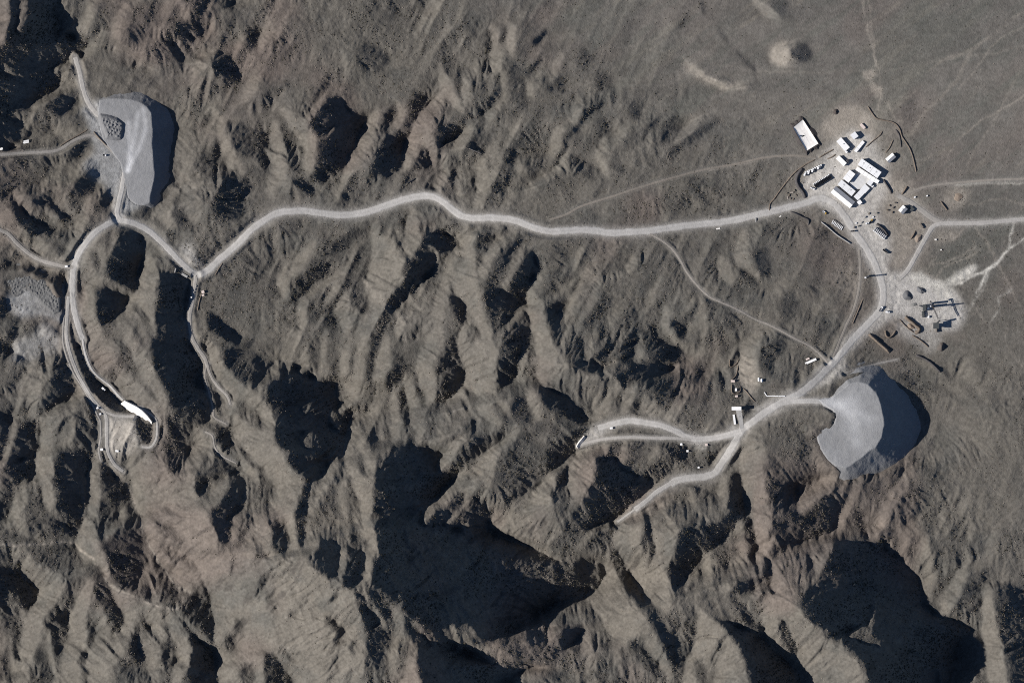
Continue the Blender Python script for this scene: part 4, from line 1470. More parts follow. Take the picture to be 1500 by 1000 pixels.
RN=vnoise(1/7.,61,3,.5); RN2=vnoise(1/30.,62,3); RILL=vnoise(1/4.5,63,2,.5)
def heap(name,poly,top,slope,col,extra=None,step=1.0,pad=60,tone=None):
    xs=[p[0] for p in poly]; ys=[p[1] for p in poly]
    b=(min(xs)-pad,max(xs)+pad,min(ys)-pad,max(ys)+pad)
    X,Y,g=samp(Hh,*b,step); _,_,r1=samp(RN,*b,step); _,_,r2=samp(RN2,*b,step); _,_,r3=samp(RILL,*b,step)
    d=rng_poly_dist([tuple(p) for p in poly],X+2.2*r2,Y+2.2*r2)
    ztop=top(X,Y)+0.25*r1+0.5*r2
    z=np.where(d<0,ztop,ztop-np.tan(slope)*d+0.5*r3*np.clip(d/4,0,1))
    if extra is not None: z=z+np.where(d<-1,extra(X,Y,d),0)
    keep=(z>g-1.0)&~((np.broadcast_to(X,z.shape)<1226)&(np.broadcast_to(X,z.shape)>1000)&(d>5)&(np.broadcast_to(Y,z.shape)>655))
    inset=(keep[1:,1:]|keep[:-1,1:]|keep[1:,:-1]|keep[:-1,:-1])
    z=np.maximum(z,g-3.0)
    P=np.stack([np.broadcast_to(X-750,z.shape),np.broadcast_to(500-Y,z.shape),z],-1)
    c=np.ones(z.shape+(4,))
    f=1+0.10*r2+0.06*r1
    for k in range(3): c[...,k]=col[k]*f
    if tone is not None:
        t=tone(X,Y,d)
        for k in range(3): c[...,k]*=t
    return gridmesh(name,P,MAT['heap'],c,True,inset)
def lines_tone(lines,w,amt):
    def f(X,Y,d):
        t=np.ones(np.broadcast(X,Y).shape)
        for l in lines:
            best=np.full(t.shape,1e9)
            for k in range(len(l)-1):
                x1,y1=l[k];x2,y2=l[k+1];dx,dy=x2-x1,y2-y1
                q=np.clip(((X-x1)*dx+(Y-y1)*dy)/(dx*dx+dy*dy),0,1); best=np.minimum(best,np.hypot(X-x1-q*dx,Y-y1-q*dy))
            t+=amt*np.exp(-(best/w)**2)
        return t*np.where(d>0.8,0.8,1)  # steep dumped faces darkened to deepen their shade, also as coarser rock
    return f
ze=zat(1185,588)+0.6; print('heap E',ze,[(round(zat(x,y),1)) for x,y in ((1150,588),(1220,588),(1260,620),(1300,610),(1345,612),(1240,700),(1270,540))])
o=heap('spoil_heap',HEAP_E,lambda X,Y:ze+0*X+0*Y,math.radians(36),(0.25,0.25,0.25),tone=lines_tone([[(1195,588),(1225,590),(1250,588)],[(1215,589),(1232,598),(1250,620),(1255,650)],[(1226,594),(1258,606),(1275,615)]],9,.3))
setp(o,'large pale grey spoil heap with a round flat top beside the southern road','spoil heap')
zw=zat(181,262)+0.5; print('heap W',zw,[(round(zat(x,y),1)) for x,y in ((175,315),(150,200),(225,200),(262,200),(262,260),(190,130))])
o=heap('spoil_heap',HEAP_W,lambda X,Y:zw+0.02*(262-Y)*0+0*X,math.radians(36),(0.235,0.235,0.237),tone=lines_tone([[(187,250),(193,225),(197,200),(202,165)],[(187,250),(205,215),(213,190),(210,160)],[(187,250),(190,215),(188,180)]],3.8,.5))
setp(o,'long pale grey spoil heap with wheel tracks fanning over its flat top','spoil heap')
_rr=np.random.RandomState(5); cones=[(x+_rr.uniform(-1.7,1.7),y+_rr.uniform(-1.7,1.7),_rr.uniform(.5,2.0),_rr.uniform(1.2,2.8)) for x in np.arange(6,92,3.4) for y in np.arange(396,462,3.6)]
def tips(X,Y,d):
    z=np.zeros(np.broadcast(X,Y).shape)
    for cx,cy,hh,r in cones: z=np.maximum(z,hh*np.clip(1-np.hypot(X-cx,Y-cy)/r,0,1))
    return z*np.clip(-d/2,0,1)
zr=zat(45,448)+1.6
o=heap('spoil_heap',HEAP_R,lambda X,Y:zr+0*X+0*Y,math.radians(37),(0.135,0.134,0.131),tips,0.8,40)
setp(o,'grey spoil bench covered with rows of small tipped piles at the left edge','spoil heap')
PILE=[(149,171),(158,172),(170,175),(178,181),(178,192),(176,202),(166,203),(158,201),(154,190),(149,178)]
cones=[(x+_rr.uniform(-2,2),y+_rr.uniform(-2,2),_rr.uniform(.6,2.8),_rr.uniform(1.4,3.6)) for x in np.arange(150,180,3.6) for y in np.arange(172,204,3.6)]
def top2(X,Y): return zw+3.2+0.0*(X+Y)
o=heap('rock_stockpile',PILE,top2,math.radians(42),(0.165,0.165,0.168),tips,0.7,8)
setp(o,'rough dark block of dumped rock standing on the long grey spoil heap','rock pile')
def pile(name,label,c,r,h,col,squash=1.0,rot=0.0,mat='heap'):
    bm=bmesh.new(); n=22; rings=6; prev=None; z0=zat(*c); rs=random.Random(int(c[0]*7+c[1]))
    ph=[rs.uniform(0,6.28) for _ in range(4)]
    for k in range(rings+1):
        f=k/rings; ring=[]
        for j in range(n):
            t=2*math.pi*j/n; w=1+.14*math.sin(2*t+ph[0])+.09*math.sin(3*t+ph[1])+.06*math.sin(5*t+ph[2])
            rr=r*w*(1-f*0.94); x=rr*math.cos(t); y=rr*math.sin(t)*squash
            xr=x*math.cos(rot)-y*math.sin(rot); yr=x*math.sin(rot)+y*math.cos(rot)
            px,py=c[0]+xr,c[1]-yr
            z=(zat(px,py)-.6 if k==0 else z0+h*(f**0.85)+rs.uniform(-.15,.15))
            ring.append(bm.verts.new(W(px,py,z)))
        if prev:
            for j in range(n): bm.faces.new((prev[j],prev[(j+1)%n],ring[(j+1)%n],ring[j]))
        prev=ring
    bm.faces.new(prev); col=tuple(.62*q for q in col)
    o=bmobj(name,bm,MAT[mat],None,True)
    if mat=='heap':
        at=o.data.color_attributes.new('albedo','FLOAT_COLOR','POINT'); at.data.foreach_set('color',np.tile(np.array([*col,1.0],dtype=np.float32),len(o.data.vertices)))
    return setp(o,label,'rock pile')
pile('aggregate_pile','dark grey aggregate pile, lower left of the two by the batching plant',(1329,433),8.5,4.2,(0.20,0.20,0.205),.8)
pile('aggregate_pile','dark grey aggregate pile, upper right of the two by the batching plant',(1349,425),8.0,4.0,(0.22,0.22,0.225),.55,math.radians(-35))
pile('aggregate_pile','low pale aggregate pile below the two dark ones near the batching plant',(1338,446),6,1.8,(0.36,0.35,0.33),.5)
pile('earth_pile','dark earth pile with a long shadow south of the batching plant',(1379,508),6,6.5,(0.16,0.14,0.125),1.1)
pile('earth_pile','pale earth mound inside the bermed pit south of the batching plant',(1334,478),7,2.2,(0.36,0.29,0.23),.5,math.radians(-40))
pile('earth_pile','small tan earth mound beside the eastern haul road below the junction',(1345,349),7.5,2.6,(0.38,0.31,0.25),.6,math.radians(40))
pile('earth_pile','tan ring of dumped earth northeast of the road junction',(1404,288),8,1.6,(0.36,0.29,0.23),.8)
pile('earth_pile','dark earth mound above the small workshops at the camp',(1224,164),4.5,3.2,(0.13,0.11,0.10),.9)

# ---------------------------------------------------------------- berms, ditch banks, walls
def berm(name,label,cat,pts,w,h,mat,closed=False,group=None):
    if closed: pts=pts+[pts[0]]
    c=catmull(pts,1.8) if not closed else [q for k in range(len(pts)-1) for q in [(pts[k][0]+(pts[k+1][0]-pts[k][0])*t/6,pts[k][1]+(pts[k+1][1]-pts[k][1])*t/6) for t in range(6)]]+[pts[-1]]
    bm=bmesh.new(); prev=None; rs=random.Random(len(label))
    n=len(c)
    for k in range(n):
        a=c[max(k-1,0)];b=c[min(k+1,n-1)];L=math.hypot(b[0]-a[0],b[1]-a[1])+1e-6; nx,ny=-(b[1]-a[1])/L,(b[0]-a[0])/L
        e=1.0 if closed else min(1,0.25+min(k,n-1-k)/2.5)
        hh=h*e*(1+rs.uniform(-.12,.12)); row=[]
        for f,zz in ((-.5,-.5),(-.28,.62),(-.08,1),(.08,1),(.28,.62),(.5,-.5)):
            ww=w*(1+rs.uniform(-.08,.08)); x=c[k][0]+nx*f*ww; y=c[k][1]+ny*f*ww
            row.append(bm.verts.new(W(x,y,zat(x,y)+(zz*hh if zz>0 else -.5))))
        if prev:
            for j in range(5): bm.faces.new((prev[j],prev[j+1],row[j+1],row[j]))
        prev=row
    return setp(bmobj(name,bm,MAT[mat],None,True),label,cat,group)
berm('earth_berm','thick dark earth berm curving round the west side of the truck yard','berm',[(1176,247),(1170,254),(1167,264),(1170,273),(1176,281),(1180,290)],6.5,3.2,'dark_earth')
berm('earth_berm','long thin earth berm running up to the northwest corner of the truck yard','berm',[(1127,309),(1128,299),(1135,290),(1142,280),(1152,267),(1164,253),(1180,241),(1194,234)],2.6,1.3,'earth')
berm('earth_berm','short dark bank below the white lined pond, upper of the pair','berm',[(1200,231),(1210,225),(1221,219)],2.2,1.4,'earth')
berm('earth_berm','short dark bank below the white lined pond, lower of the pair','berm',[(1212,233),(1219,230),(1224,226)],2.2,1.3,'earth')
berm('earth_bank','dark winding earth bank around the northeast side of the camp','bank',[(1271,156),(1276,164),(1283,173),(1292,176),(1303,178),(1312,182),(1318,190),(1321,200),(1327,209),(1333,219),(1337,230),(1340,242),(1342,252)],2.6,1.5,'earth')
berm('earth_bank','short inner earth bank branching off beside the winding camp bank','bank',[(1312,190),(1317,198),(1319,208),(1320,216)],2.0,1.3,'dark_earth')
berm('earth_berm','low dark ridge line above the gabled hut in the east of the camp','berm',[(1308,205),(1303,216),(1297,224)],2.0,1.3,'earth')
berm('earth_berm','low earth ridge from the twin sheds to the camp bank','berm',[(1268,216),(1278,207),(1288,199),(1292,193)],2.0,1.4,'earth')
berm('retaining_wall','long pale wall below the row of parked trailers','wall',[(1203,325),(1212,332),(1226,344),(1238,352),(1246,357)],2.2,2.6,'concrete')
berm('earth_berm','straight dark berm hooking off the main road west of the camp','berm',[(1158,310),(1166,313),(1176,318),(1184,322),(1184,330)],2.6,2.2,'dark_earth')
berm('earth_berm','long dark tapering berm east of the southern road above the large heap','berm',[(1273,489),(1281,496),(1290,504),(1298,511),(1303,516)],5.5,4.0,'earth')
berm('earth_berm','curved dark berm shaped like a hook between the two haul roads','berm',[(1297,484),(1298,491),(1303,494),(1309,489),(1312,484)],3.6,3.0,'earth')
berm('earth_berm','large dark berm bending like a boomerang south of the batching plant','berm',[(1326,464),(1334,470),(1342,477),(1347,481),(1345,486),(1340,487)],6.0,4.5,'earth')
berm('earth_berm','thin dark bank on the west side of the bermed pit','berm',[(1318,468),(1324,475),(1332,482),(1339,487)],1.8,1.4,'earth')
berm('earth_berm','low dark bank along the pit edge south of the boomerang berm','berm',[(1336,491),(1345,496),(1353,502),(1360,508)],2.4,1.8,'earth')
berm('earth_berm','pale edged dark bank curving below the pit towards the desert','berm',[(1342,520),(1352,524),(1362,530),(1370,537),(1378,545)],4.0,2.8,'dark_earth')
berm('earth_berm','short dark berm between the workshop and the road junction','berm',[(1341,338),(1338,344),(1334,350)],3.0,2.4,'earth')
berm('earth_berm','small dark berm right of the road junction north of the haul road','berm',[(1378,295),(1383,302),(1388,308)],2.6,2.2,'earth')
berm('earth_berm','dark berm leading away southeast of the big camp hall','berm',[(1294,263),(1299,271),(1304,279),(1306,284)],3.4,2.6,'dark_earth')
berm('earth_berm','short thick berm north of the dirt track east of the camp','berm',[(1329,273),(1325,279),(1321,285)],3.2,2.6,'earth')
berm('earth_berm','narrow dark berm line west of the southern road','berm',[(1264,438),(1259,450),(1254,462),(1249,474)],2.0,1.4,'earth')
berm('earth_berm','pale bank along the top of the western portal access','berm',[(296,426),(292,440),(289,455)],2.0,1.3,'earth')
berm('earth_berm','dark bank along the road above the junction of the western roads','berm',[(326,385),(320,394),(315,403)],1.8,1.2,'earth')
berm('earth_bank','reddish earth bank along the track left of the western heap','bank',[(88,214),(100,206),(115,198),(128,190)],2.2,1.6,'earth')
berm('earth_bank','dark earth bank between the grey apron and the western heap road','bank',[(137,193),(146,203),(156,213)],2.4,1.8,'earth')
berm('earth_berm','brown looped earthwork above the white portal shed, upper loop','berm',[(1069,526),(1069,536),(1074,536),(1080,531),(1082,526)],2.0,1.6,'earth')
berm('earth_berm','brown earthwork line linking the two loops above the portal shed','berm',[(1081,535),(1079,547),(1075,553),(1070,557)],2.0,1.8,'earth')
berm('earth_berm','brown looped earthwork above the white portal shed, lower loop','berm',[(1072,563),(1072,574),(1078,576),(1084,573),(1084,565)],2.0,1.6,'earth')
berm('earth_bank','dark bank beside the footpath down to the southern road','bank',[(1088,568),(1094,574),(1101,583),(1106,588)],2.2,1.6,'earth')

# ---------------------------------------------------------------- pond
PQ=[(1162,187),(1176,175.5),(1198.5,210.5),(1181.5,221)]
pc=(sum(p[0] for p in PQ)/4,sum(p[1] for p in PQ)/4); pz=max(zat(pc[0]+(p[0]-pc[0])*f,pc[1]+(p[1]-pc[1])*f) for p in PQ+[((PQ[k][0]+PQ[(k+1)%4][0])/2,(PQ[k][1]+PQ[(k+1)%4][1])/2) for k in range(4)] for f in (0,.5,1))+1.2
t=empty('storage_pond',W(*pc,pz),label='white lined rectangular pond with dark banks northwest of the camp',cat='pond')
def rectpts(q,n=10):
    out=[]
    for k in range(4):
        a=q[k];b=q[(k+1)%4]
        for j in range(n):
            f=j/n; out.append((a[0]+(b[0]-a[0])*f,a[1]+(b[1]-a[1])*f))
    return out
inner=rectpts(PQ); sc=lambda q,s:[(pc[0]+(p[0]-pc[0])*s,pc[1]+(p[1]-pc[1])*s) for p in q]
def offs(q,d):
    out=[]
    for p in q:
        L=math.hypot(p[0]-pc[0],p[1]-pc[1]); out.append((p[0]+(p[0]-pc[0])/L*d,p[1]+(p[1]-pc[1])/L*d))
    return out
bm=bmesh.new(); rs=random.Random(3)
rings=[(sc(inner,.0001),-.2),(sc(inner,.5),-.15),(sc(inner,.86),-.05),(inner,1.0)]
prev=None
for q,z in rings:
    r=[bm.verts.new(W(*p,pz+z+rs.uniform(-.08,.08))-W(*pc,pz)) for p in q]
    if prev:
        for j in range(len(r)): bm.faces.new((prev[j],prev[(j+1)%len(r)],r[(j+1)%len(r)],r[j]))
    prev=r
bmesh.ops.remove_doubles(bm,verts=bm.verts,dist=.02)
bmobj('pond_liner',bm,MAT['liner'],t,True)
bm=bmesh.new(); prev=None
for d,z in ((0.0,1.0),(0.4,1.3),(1.4,1.3),(5.6,-.6)):
    q=offs(inner,d+(0 if d<4 else 0)); r=[]
    for i,p in enumerate(q):
        dd=d*(1+(.25*math.sin(i*1.7)+.15*math.sin(i*.9) if d>1 else 0)); p=offs(inner,dd)[i]
        r.append(bm.verts.new(W(*p,(pz+z if z>0 else zat(*p)+.12))-W(*pc,pz)))
    if prev:
        for j in range(len(r)): bm.faces.new((prev[j],prev[(j+1)%len(r)],r[(j+1)%len(r)],r[j]))
    prev=r
bmobj('bank',bm,MAT['black_liner'],t)

# ---------------------------------------------------------------- buildings
def frame(q):
    """quad corners (map) -> centre, length, width, world angle of the long side"""
    P=[Vector((p[0],-p[1])) for p in q]; c=sum(P,Vector((0,0)))/4
    e1=((P[1]-P[0])+(P[2]-P[3]))/2; e2=((P[3]-P[0])+(P[2]-P[1]))/2
    if e1.length<e2.length: e1,e2=e2,-e1
    return (c.x,-c.y),e1.length,e2.length,math.atan2(e1.y,e1.x)
def building(name,label,cat,q,h,roof='white_roof',kind='flat',doors=((0,-1),),roof2=None,units=1,group=None,vents=0,rise=None,wall='wall'):
    c,L,Wd,ang=frame(q); z=min(zat(*p) for p in list(q)+[c])-.1
    t=empty(name,W(*c,z),ang,label=label,cat=cat,group=group)
    bm=bmesh.new(); top=h
    x,y=L/2-.25,Wd/2-.25
    if kind=='gable':
        r=rise or Wd*.14
        pts=[(-x,-y,0),(x,-y,0),(x,y,0),(-x,y,0),(-x,-y,h),(x,-y,h),(x,y,h),(-x,y,h),(-x,0,h+r),(x,0,h+r)]
        v=[bm.verts.new(p) for p in pts]
        for f in ((0,1,5,4),(2,3,7,6),(1,2,6,9,5),(3,0,4,8,7)): bm.faces.new([v[i] for i in f])
    elif kind=='mono':
        r=rise or .8
        pts=[(-x,-y,0),(x,-y,0),(x,y,0),(-x,y,0),(-x,-y,h-r/2),(x,-y,h-r/2),(x,y,h+r/2),(-x,y,h+r/2)]
        v=[bm.verts.new(p) for p in pts]
        for f in ((0,1,5,4),(2,3,7,6),(1,2,6,5),(3,0,4,7)): bm.faces.new([v[i] for i in f])
    else: bx(bm,(0,0,h/2),(2*x,2*y,h))
    bmobj('wall',bm,MAT[wall],t)
    th=.14; X_,Y_=L/2+.15,Wd/2+.15
    def slab(name,a,b,mat,par):
        # a,b: two eave lines (y,z); a thin sheet between them, split into units along x with joints
        bm=bmesh.new()
        for u in range(units):
            x0=-X_+2*X_*u/units+(.12 if u else 0); x1=-X_+2*X_*(u+1)/units-(.12 if u<units-1 else 0)
            v=[bm.verts.new(p) for p in ((x0,a[0],a[1]),(x1,a[0],a[1]),(x1,b[0],b[1]),(x0,b[0],b[1]),(x0,a[0],a[1]+th),(x1,a[0],a[1]+th),(x1,b[0],b[1]+th),(x0,b[0],b[1]+th))]
            for f in ((0,3,2,1),(4,5,6,7),(0,1,5,4),(1,2,6,5),(2,3,7,6),(3,0,4,7)): bm.faces.new([v[i] for i in f])
        return bmobj(name,bm,MAT[mat],par)
    if kind=='gable':
        r=rise or Wd*.14; ro=slab('roof',(-Y_,h-.02),(0,h+r+.02),roof,t); slab('roof',(Y_,h-.02),(0.0,h+r+.02),roof2 or roof,t); zt=h+r
    elif kind=='mono':
        r=rise or .8; ro=slab('roof',(-Y_,h-r/2+.02),(Y_,h+r/2+.02),roof,t); zt=h
    else: ro=slab('roof',(-Y_,h+.02),(Y_,h+.02),roof,t); zt=h
    for k in range(vents):
        bm=bmesh.new(); vx=(k+.5)/vents*L-L/2; bx(bm,(vx,Wd*.12,zt+.35),(1.0,1.0,.5)); bx(bm,(vx,Wd*.12,zt+.66),(1.3,1.3,.12)); bmobj('roof_vent',bm,MAT['grey_roof'],ro)
    for f,sd in doors:
        bm=bmesh.new(); bx(bm,(f*L,sd*(Wd/2-.22),min(2.6,h*.7)/2),(min(3.2,L*.25),.12,min(2.6,h*.7))); bmobj('door',bm,MAT['door'],t)
    return t
Bd=building
Bd('workshop','white flat roofed workshop with a small annex northwest of the big halls','workshop',[(1225,207.5),(1232,201.5),(1244,216),(1238,222)],6.0,units=1,vents=1)
Bd('annex','tiny white annex at the southern corner of the flat roofed workshop','annex',[(1237.6,222.4),(1239.8,220.6),(1241.6,223),(1239.5,225)],3.2)
Bd('workshop','square grey roofed workshop north of the twin sheds','workshop',[(1245.5,198.5),(1252,192.5),(1257,200),(1250.5,204.5)],6.5,'pale_roof')
Bd('shed','long narrow white shed with a grey middle beside the earth ridge','shed',[(1251,221),(1263,205.8),(1266.3,209.2),(1254,223.5)],4.2,units=3)
Bd('cabin','small pinkish cabin alone at the north end of the camp','cabin',[(1258.8,183.2),(1262,181),(1267.8,187),(1265,189.6)],3.0,'pink_roof')
Bd('shed','bright white shed west of the big camp halls','shed',[(1224.2,232.3),(1229,228.4),(1240,239),(1235.5,243.6)],5.0,kind='mono')
Bd('storage_tank','round dark water tank beside the bright white shed','tank',[(1240,232),(1244,232),(1244,236),(1240,236)],3.0,'dark_roof') if False else None
Bd('gabled_hut','gabled white hut standing apart in the east of the camp','hut',[(1297,233),(1307,224),(1312,230.5),(1302,239.2)],5.6,'grey_roof','gable',roof2='white_roof',rise=1.6)  # sun side white, far side grey: roof shading put into the two colours
Bd('hall','largest camp hall with a pale roof and a dark shadow on its northeast side','hall',[(1256,241.5),(1262.5,232.5),(1290.5,252.5),(1285,261)],7.5,'pale_roof','mono',units=5,vents=3,rise=1.0,doors=((-.3,-1),(.3,-1)))
Bd('hall','long bright white lean to hall along the largest camp hall','hall',[(1253,248.6),(1256.2,244.8),(1288,264.3),(1285,270)],5.0,'white_roof','mono',units=6,rise=.6)
Bd('hall','square white hall at the northwest corner of the paved yard','hall',[(1234.5,262),(1244.5,248.5),(1252.5,255.5),(1243,267.2)],6.5,'white_roof',units=2)
Bd('hall','white hall in three sections between the square hall and the long gabled hall','hall',[(1226.5,270.6),(1233,263.2),(1253,280.5),(1247.2,287)],6.0,'pale_roof',units=3,vents=2)
Bd('hall','long gabled hall with its sunlit roof slope coloured white and the shaded one grey','hall',[(1216.5,281.5),(1224.5,273.5),(1252.3,295.5),(1244.5,305.2)],6.5,'white_roof','gable',roof2='grey_roof',rise=2.0,doors=((-.3,1),(.2,1)))  # lit slope white, shaded slope grey: light painted into the roof colours
Bd('hall','pale grey hall on the south side of the paved yard','hall',[(1250.5,289),(1260,277.5),(1266.5,283.5),(1256.5,292.8)],4.6,'pale_roof',units=2)
Bd('hall','low pale hall east of the paved yard','hall',[(1260,277.2),(1267,269.5),(1274,276),(1266.8,283.2)],4.0,'pale_roof')
Bd('office','small pale office at the eastern corner of the paved yard','office',[(1270,268),(1275,262),(1279.3,266.3),(1274.4,273.6)],4.8,'pale_roof')
Bd('kiosk','tiny pale kiosk tucked behind the small office by the yard','kiosk',[(1276,273),(1278,270.6),(1279.8,272.4),(1277.8,275)],3.0,'white_roof')
Bd('hut','small white hut south of the paved yard','hut',[(1256,296),(1259,292.4),(1263.6,297),(1257.4,300.3)],4.0,'white_roof')
Bd('workshop','isolated white workshop with its shaded roof side coloured grey southeast of the halls','workshop',[(1316.2,308),(1322.5,300.6),(1329.5,306.3),(1322,314.3)],6.0,'grey_roof','gable',roof2='white_roof',rise=1.6,vents=1)  # grey roof half paints in the shade on the side away from the sun
Bd('shed','dark roofed shed just east of the isolated white workshop','shed',[(1331,305),(1334,302.5),(1339,304.5),(1336,312),(1333,312)][:4],3.2,'dark_roof')
Bd('portal_shed','bright white shed over the tunnel mouth north of the southern road','shed',[(1071.5,595.6),(1085.5,595.4),(1085.2,600.2),(1071.5,600.4)],6.5,'white_roof','mono',rise=.6,doors=((.1,-1),))
Bd('container','long white container beside the ramp below the portal shed','container',[(1073,607),(1075.8,606.8),(1077.6,620.6),(1075,621.2)],3.0,'white_roof',wall='white_paint')
Bd('cabin','long white cabin at the end of the narrow dirt track','cabin',[(1178.6,531.4),(1194.4,524.2),(1196,527.2),(1180.6,533.4)],3.2,'white_roof',wall='white_paint')
Bd('cabin','short white cabin just above the long white one at the dirt track','cabin',[(1179.8,525.6),(1184.6,523.4),(1185.8,525.4),(1181,527.4)],2.8,'pink_roof')
Bd('tent','left white tent of the pair on the slope above the southern road','tent',[(1109.8,553.5),(1113,553.5),(1113,558),(1110,558)],2.8,'white_roof','gable',rise=1)
Bd('tent','right white tent of the pair on the slope above the southern road','tent',[(1114,555),(1117.2,555),(1117.2,559),(1114,559)],2.8,'white_roof','gable',rise=1)
Bd('hut','small pinkish white hut between the two earthwork loops','hut',[(1070.4,556.4),(1076,556.6),(1076,559.6),(1070.6,559.2)],2.8,'pink_roof')
Bd('hut','tiny white hut inside the lower earthwork loop','hut',[(1076.5,568.5),(1079,568.5),(1079,572.5),(1076.5,572.5)],2.6,'white_roof')
Bd('hut','tiny pinkish hut at the bottom of the lower earthwork loop','hut',[(1076.4,579),(1080,578.6),(1080.6,581),(1077,581.4)],2.4,'pink_roof')
Bd('cabin','white cabin beside the lower tunnel track, nearest the dark gully','cabin',[(996,649),(999,648.6),(999.5,651.5),(996.4,652)],2.8,'white_roof')
Bd('cabin','white cabin below the fork of the tunnel roads','cabin',[(1005.4,659),(1008.2,658.8),(1008.4,661.4),(1005.6,661.6)],2.8,'white_roof')
Bd('cabin','pinkish cabin on the bank right of the fork of the tunnel roads','cabin',[(1032.6,649.6),(1036,649.2),(1036.4,652.4),(1033,652.8)],2.8,'pink_roof')
Bd('cabin','tiny white cabin on the ridge between the two tunnel roads','cabin',[(1022,683),(1024.4,683),(1024.4,685.4),(1022,685.4)],2.6,'white_roof')
Bd('hut','white hut at the bend of the western valley track','hut',[(146.6,656.6),(150.4,656.4),(150.6,659.6),(146.8,659.8)],3.2,'white_roof')
Bd('cabin','pale cabin in the western quarry yard','cabin',[(168.5,658.6),(173,659.4),(173.2,662),(169,661.4)],2.6,'white_roof')
Bd('cabin','small white cabin beside the western valley road above the quarry yard','cabin',[(140.8,597),(143.2,595.6),(144.4,597.6),(142,599)],2.6,'white_roof')
Bd('cabin','small pale cabin at the roadside just above the western quarry','cabin',[(145.2,605.2),(147.6,604.6),(148.4,607),(146,607.6)],2.6,'pale_roof')
Bd('hut','small white hut on the knoll right of the western road junction','hut',[(294.4,426.4),(298,425),(299.4,428.4),(296,430)],3.0,'pink_roof')
Bd('hut','lower of the two small huts on the knoll right of the western junction','hut',[(295,431.4),(298.4,430.6),(299,433),(295.8,433.6)],2.6,'pink_roof')
Bd('cabin','bluish cabin in the dark gully at the left edge, upper of the pair','cabin',[(33,206.6),(41.6,204.8),(42,206.6),(33.4,208.4)],2.6,'pale_roof')
Bd('cabin','bluish cabin in the dark gully at the left edge, lower of the pair','cabin',[(33,209),(41.8,207.2),(42.2,209),(33.4,210.8)],2.6,'pale_roof')
Bd('cabin','white cabin at the far left end of the valley track','cabin',[(0,217.5),(3.5,216.2),(4.4,219),(.8,220.2)],2.8,'white_roof')
Bd('shelter','pale roofed shelter at the end of the upper tunnel road','shelter',[(893,625.6),(897,625.2),(897.4,627.8),(893.4,628.2)],3.0,'white_roof')
Bd('hut','small pale hut on the roadside at the western junction','hut',[(95,389),(98.6,388.6),(99,391.2),(95.4,391.6)],2.8,'white_roof')

# paved yard between the halls
def slabpoly(name,label,cat,pts,h,mat,sink=.4):
    z=max(zat(*p) for p in pts)+h; bm=bmesh.new()
    T=[bm.verts.new(W(*p,z)) for p in pts]; Bt=[bm.verts.new(W(*p,z-h-1.2)) for p in pts]
    bm.faces.new(T); n=len(pts)
    for k in range(n): bm.faces.new((T[k],T[(k+1)%n],Bt[(k+1)%n],Bt[k]))
    return setp(bmobj(name,bm,MAT[mat]),label,cat)
o=slabpoly('paved_yard',None,None,[(1252.5,256.5),(1259,251.5),(1269,257.5),(1276,262),(1270,267.5),(1259,277),(1249,277.5),(1244,268.5)],.12,'pale_paving'); setp(o,kind='structure')

# western portal: shotcrete face above the tunnel mouth, dark mouth, canopy
top=[(182.2,586.6),(190,590.5),(200,595.5),(208,601),(216,609),(222.6,618)]; bot=[(175.2,592),(183,597.5),(192,603.5),(203,609.5),(212,614.5),(222,621)]
t=empty('tunnel_portal',W(198,603,zat(198,606)),label='bright white shotcrete portal face cut into the hillside at lower left',cat='tunnel portal')
org=Vector(t.location); bm=bmesh.new(); rows=[]
for a,b in zip(top,bot):
    r=[]
    zb=zat(*b)-.3; 
    for f in (0,.33,.66,1):
        x=b[0]+(a[0]-b[0])*f; y=b[1]+(a[1]-b[1])*f
        r.append(bm.verts.new(W(x,y,max(zb+f*9.0,zat(x,y)+.25))-org))
    r.append(bm.verts.new(W(a[0]+1.5,a[1]-1.2,zat(a[0]+1.5,a[1]-1.2)-1.0)-org)); rows.append(r)
for k in range(len(rows)-1):
    for j in range(4): bm.faces.new((rows[k][j],rows[k+1][j],rows[k+1][j+1],rows[k][j+1]))
bmobj('shotcrete_face',bm,MAT['shotcrete'],t)
bm=bmesh.new(); c0=W(200,612,zat(200,612))-org
n=10
for s in (0,1):
    pass
arc=[(math.cos(math.pi*k/n)*3.6,math.sin(math.pi*k/n)*4.6) for k in range(n+1)]
ux=Vector((math.cos(math.radians(-32)),math.sin(math.radians(-32)),0)); uy=Vector((ux.y,-ux.x,0))
A=[bm.verts.new(c0+ux*p[0]+Vector((0,0,p[1]))-uy*3) for p in arc]; Bq=[bm.verts.new(c0+ux*p[0]+Vector((0,0,p[1]))+uy*6) for p in arc]
for k in range(n): bm.faces.new((A[k],A[k+1],Bq[k+1],Bq[k]))
bmobj('tunnel_lining',bm,MAT['dark_steel'],t)
# eastern end of the tunnel roads: shotcrete face
t=empty('tunnel_portal',W(850,650,zat(850,650)),label='ragged white portal face where the tunnel roads meet the dark ravine',cat='tunnel portal')
org=Vector(t.location); bm=bmesh.new(); rows=[]
for a,b in (((856,638),(858,641)),((852,643),(855,647)),((848,648),(852,651)),((845,653),(849,656)),((846,656),(848,657))):
    r=[]
    for f in (0,.5,1):
        x=b[0]+(a[0]-b[0])*f; y=b[1]+(a[1]-b[1])*f
        r.append(bm.verts.new(W(x,y,zat(*b)-.3+f*4.0)-org))
    r.append(bm.verts.new(W(a[0]-2,a[1]-.5,zat(a[0]-2,a[1])-1.5)-org)); rows.append(r)
for k in range(len(rows)-1):
    for j in range(3): bm.faces.new((rows[k][j],rows[k+1][j],rows[k+1][j+1],rows[k][j+1]))
bmobj('shotcrete_face',bm,MAT['shotcrete'],t)
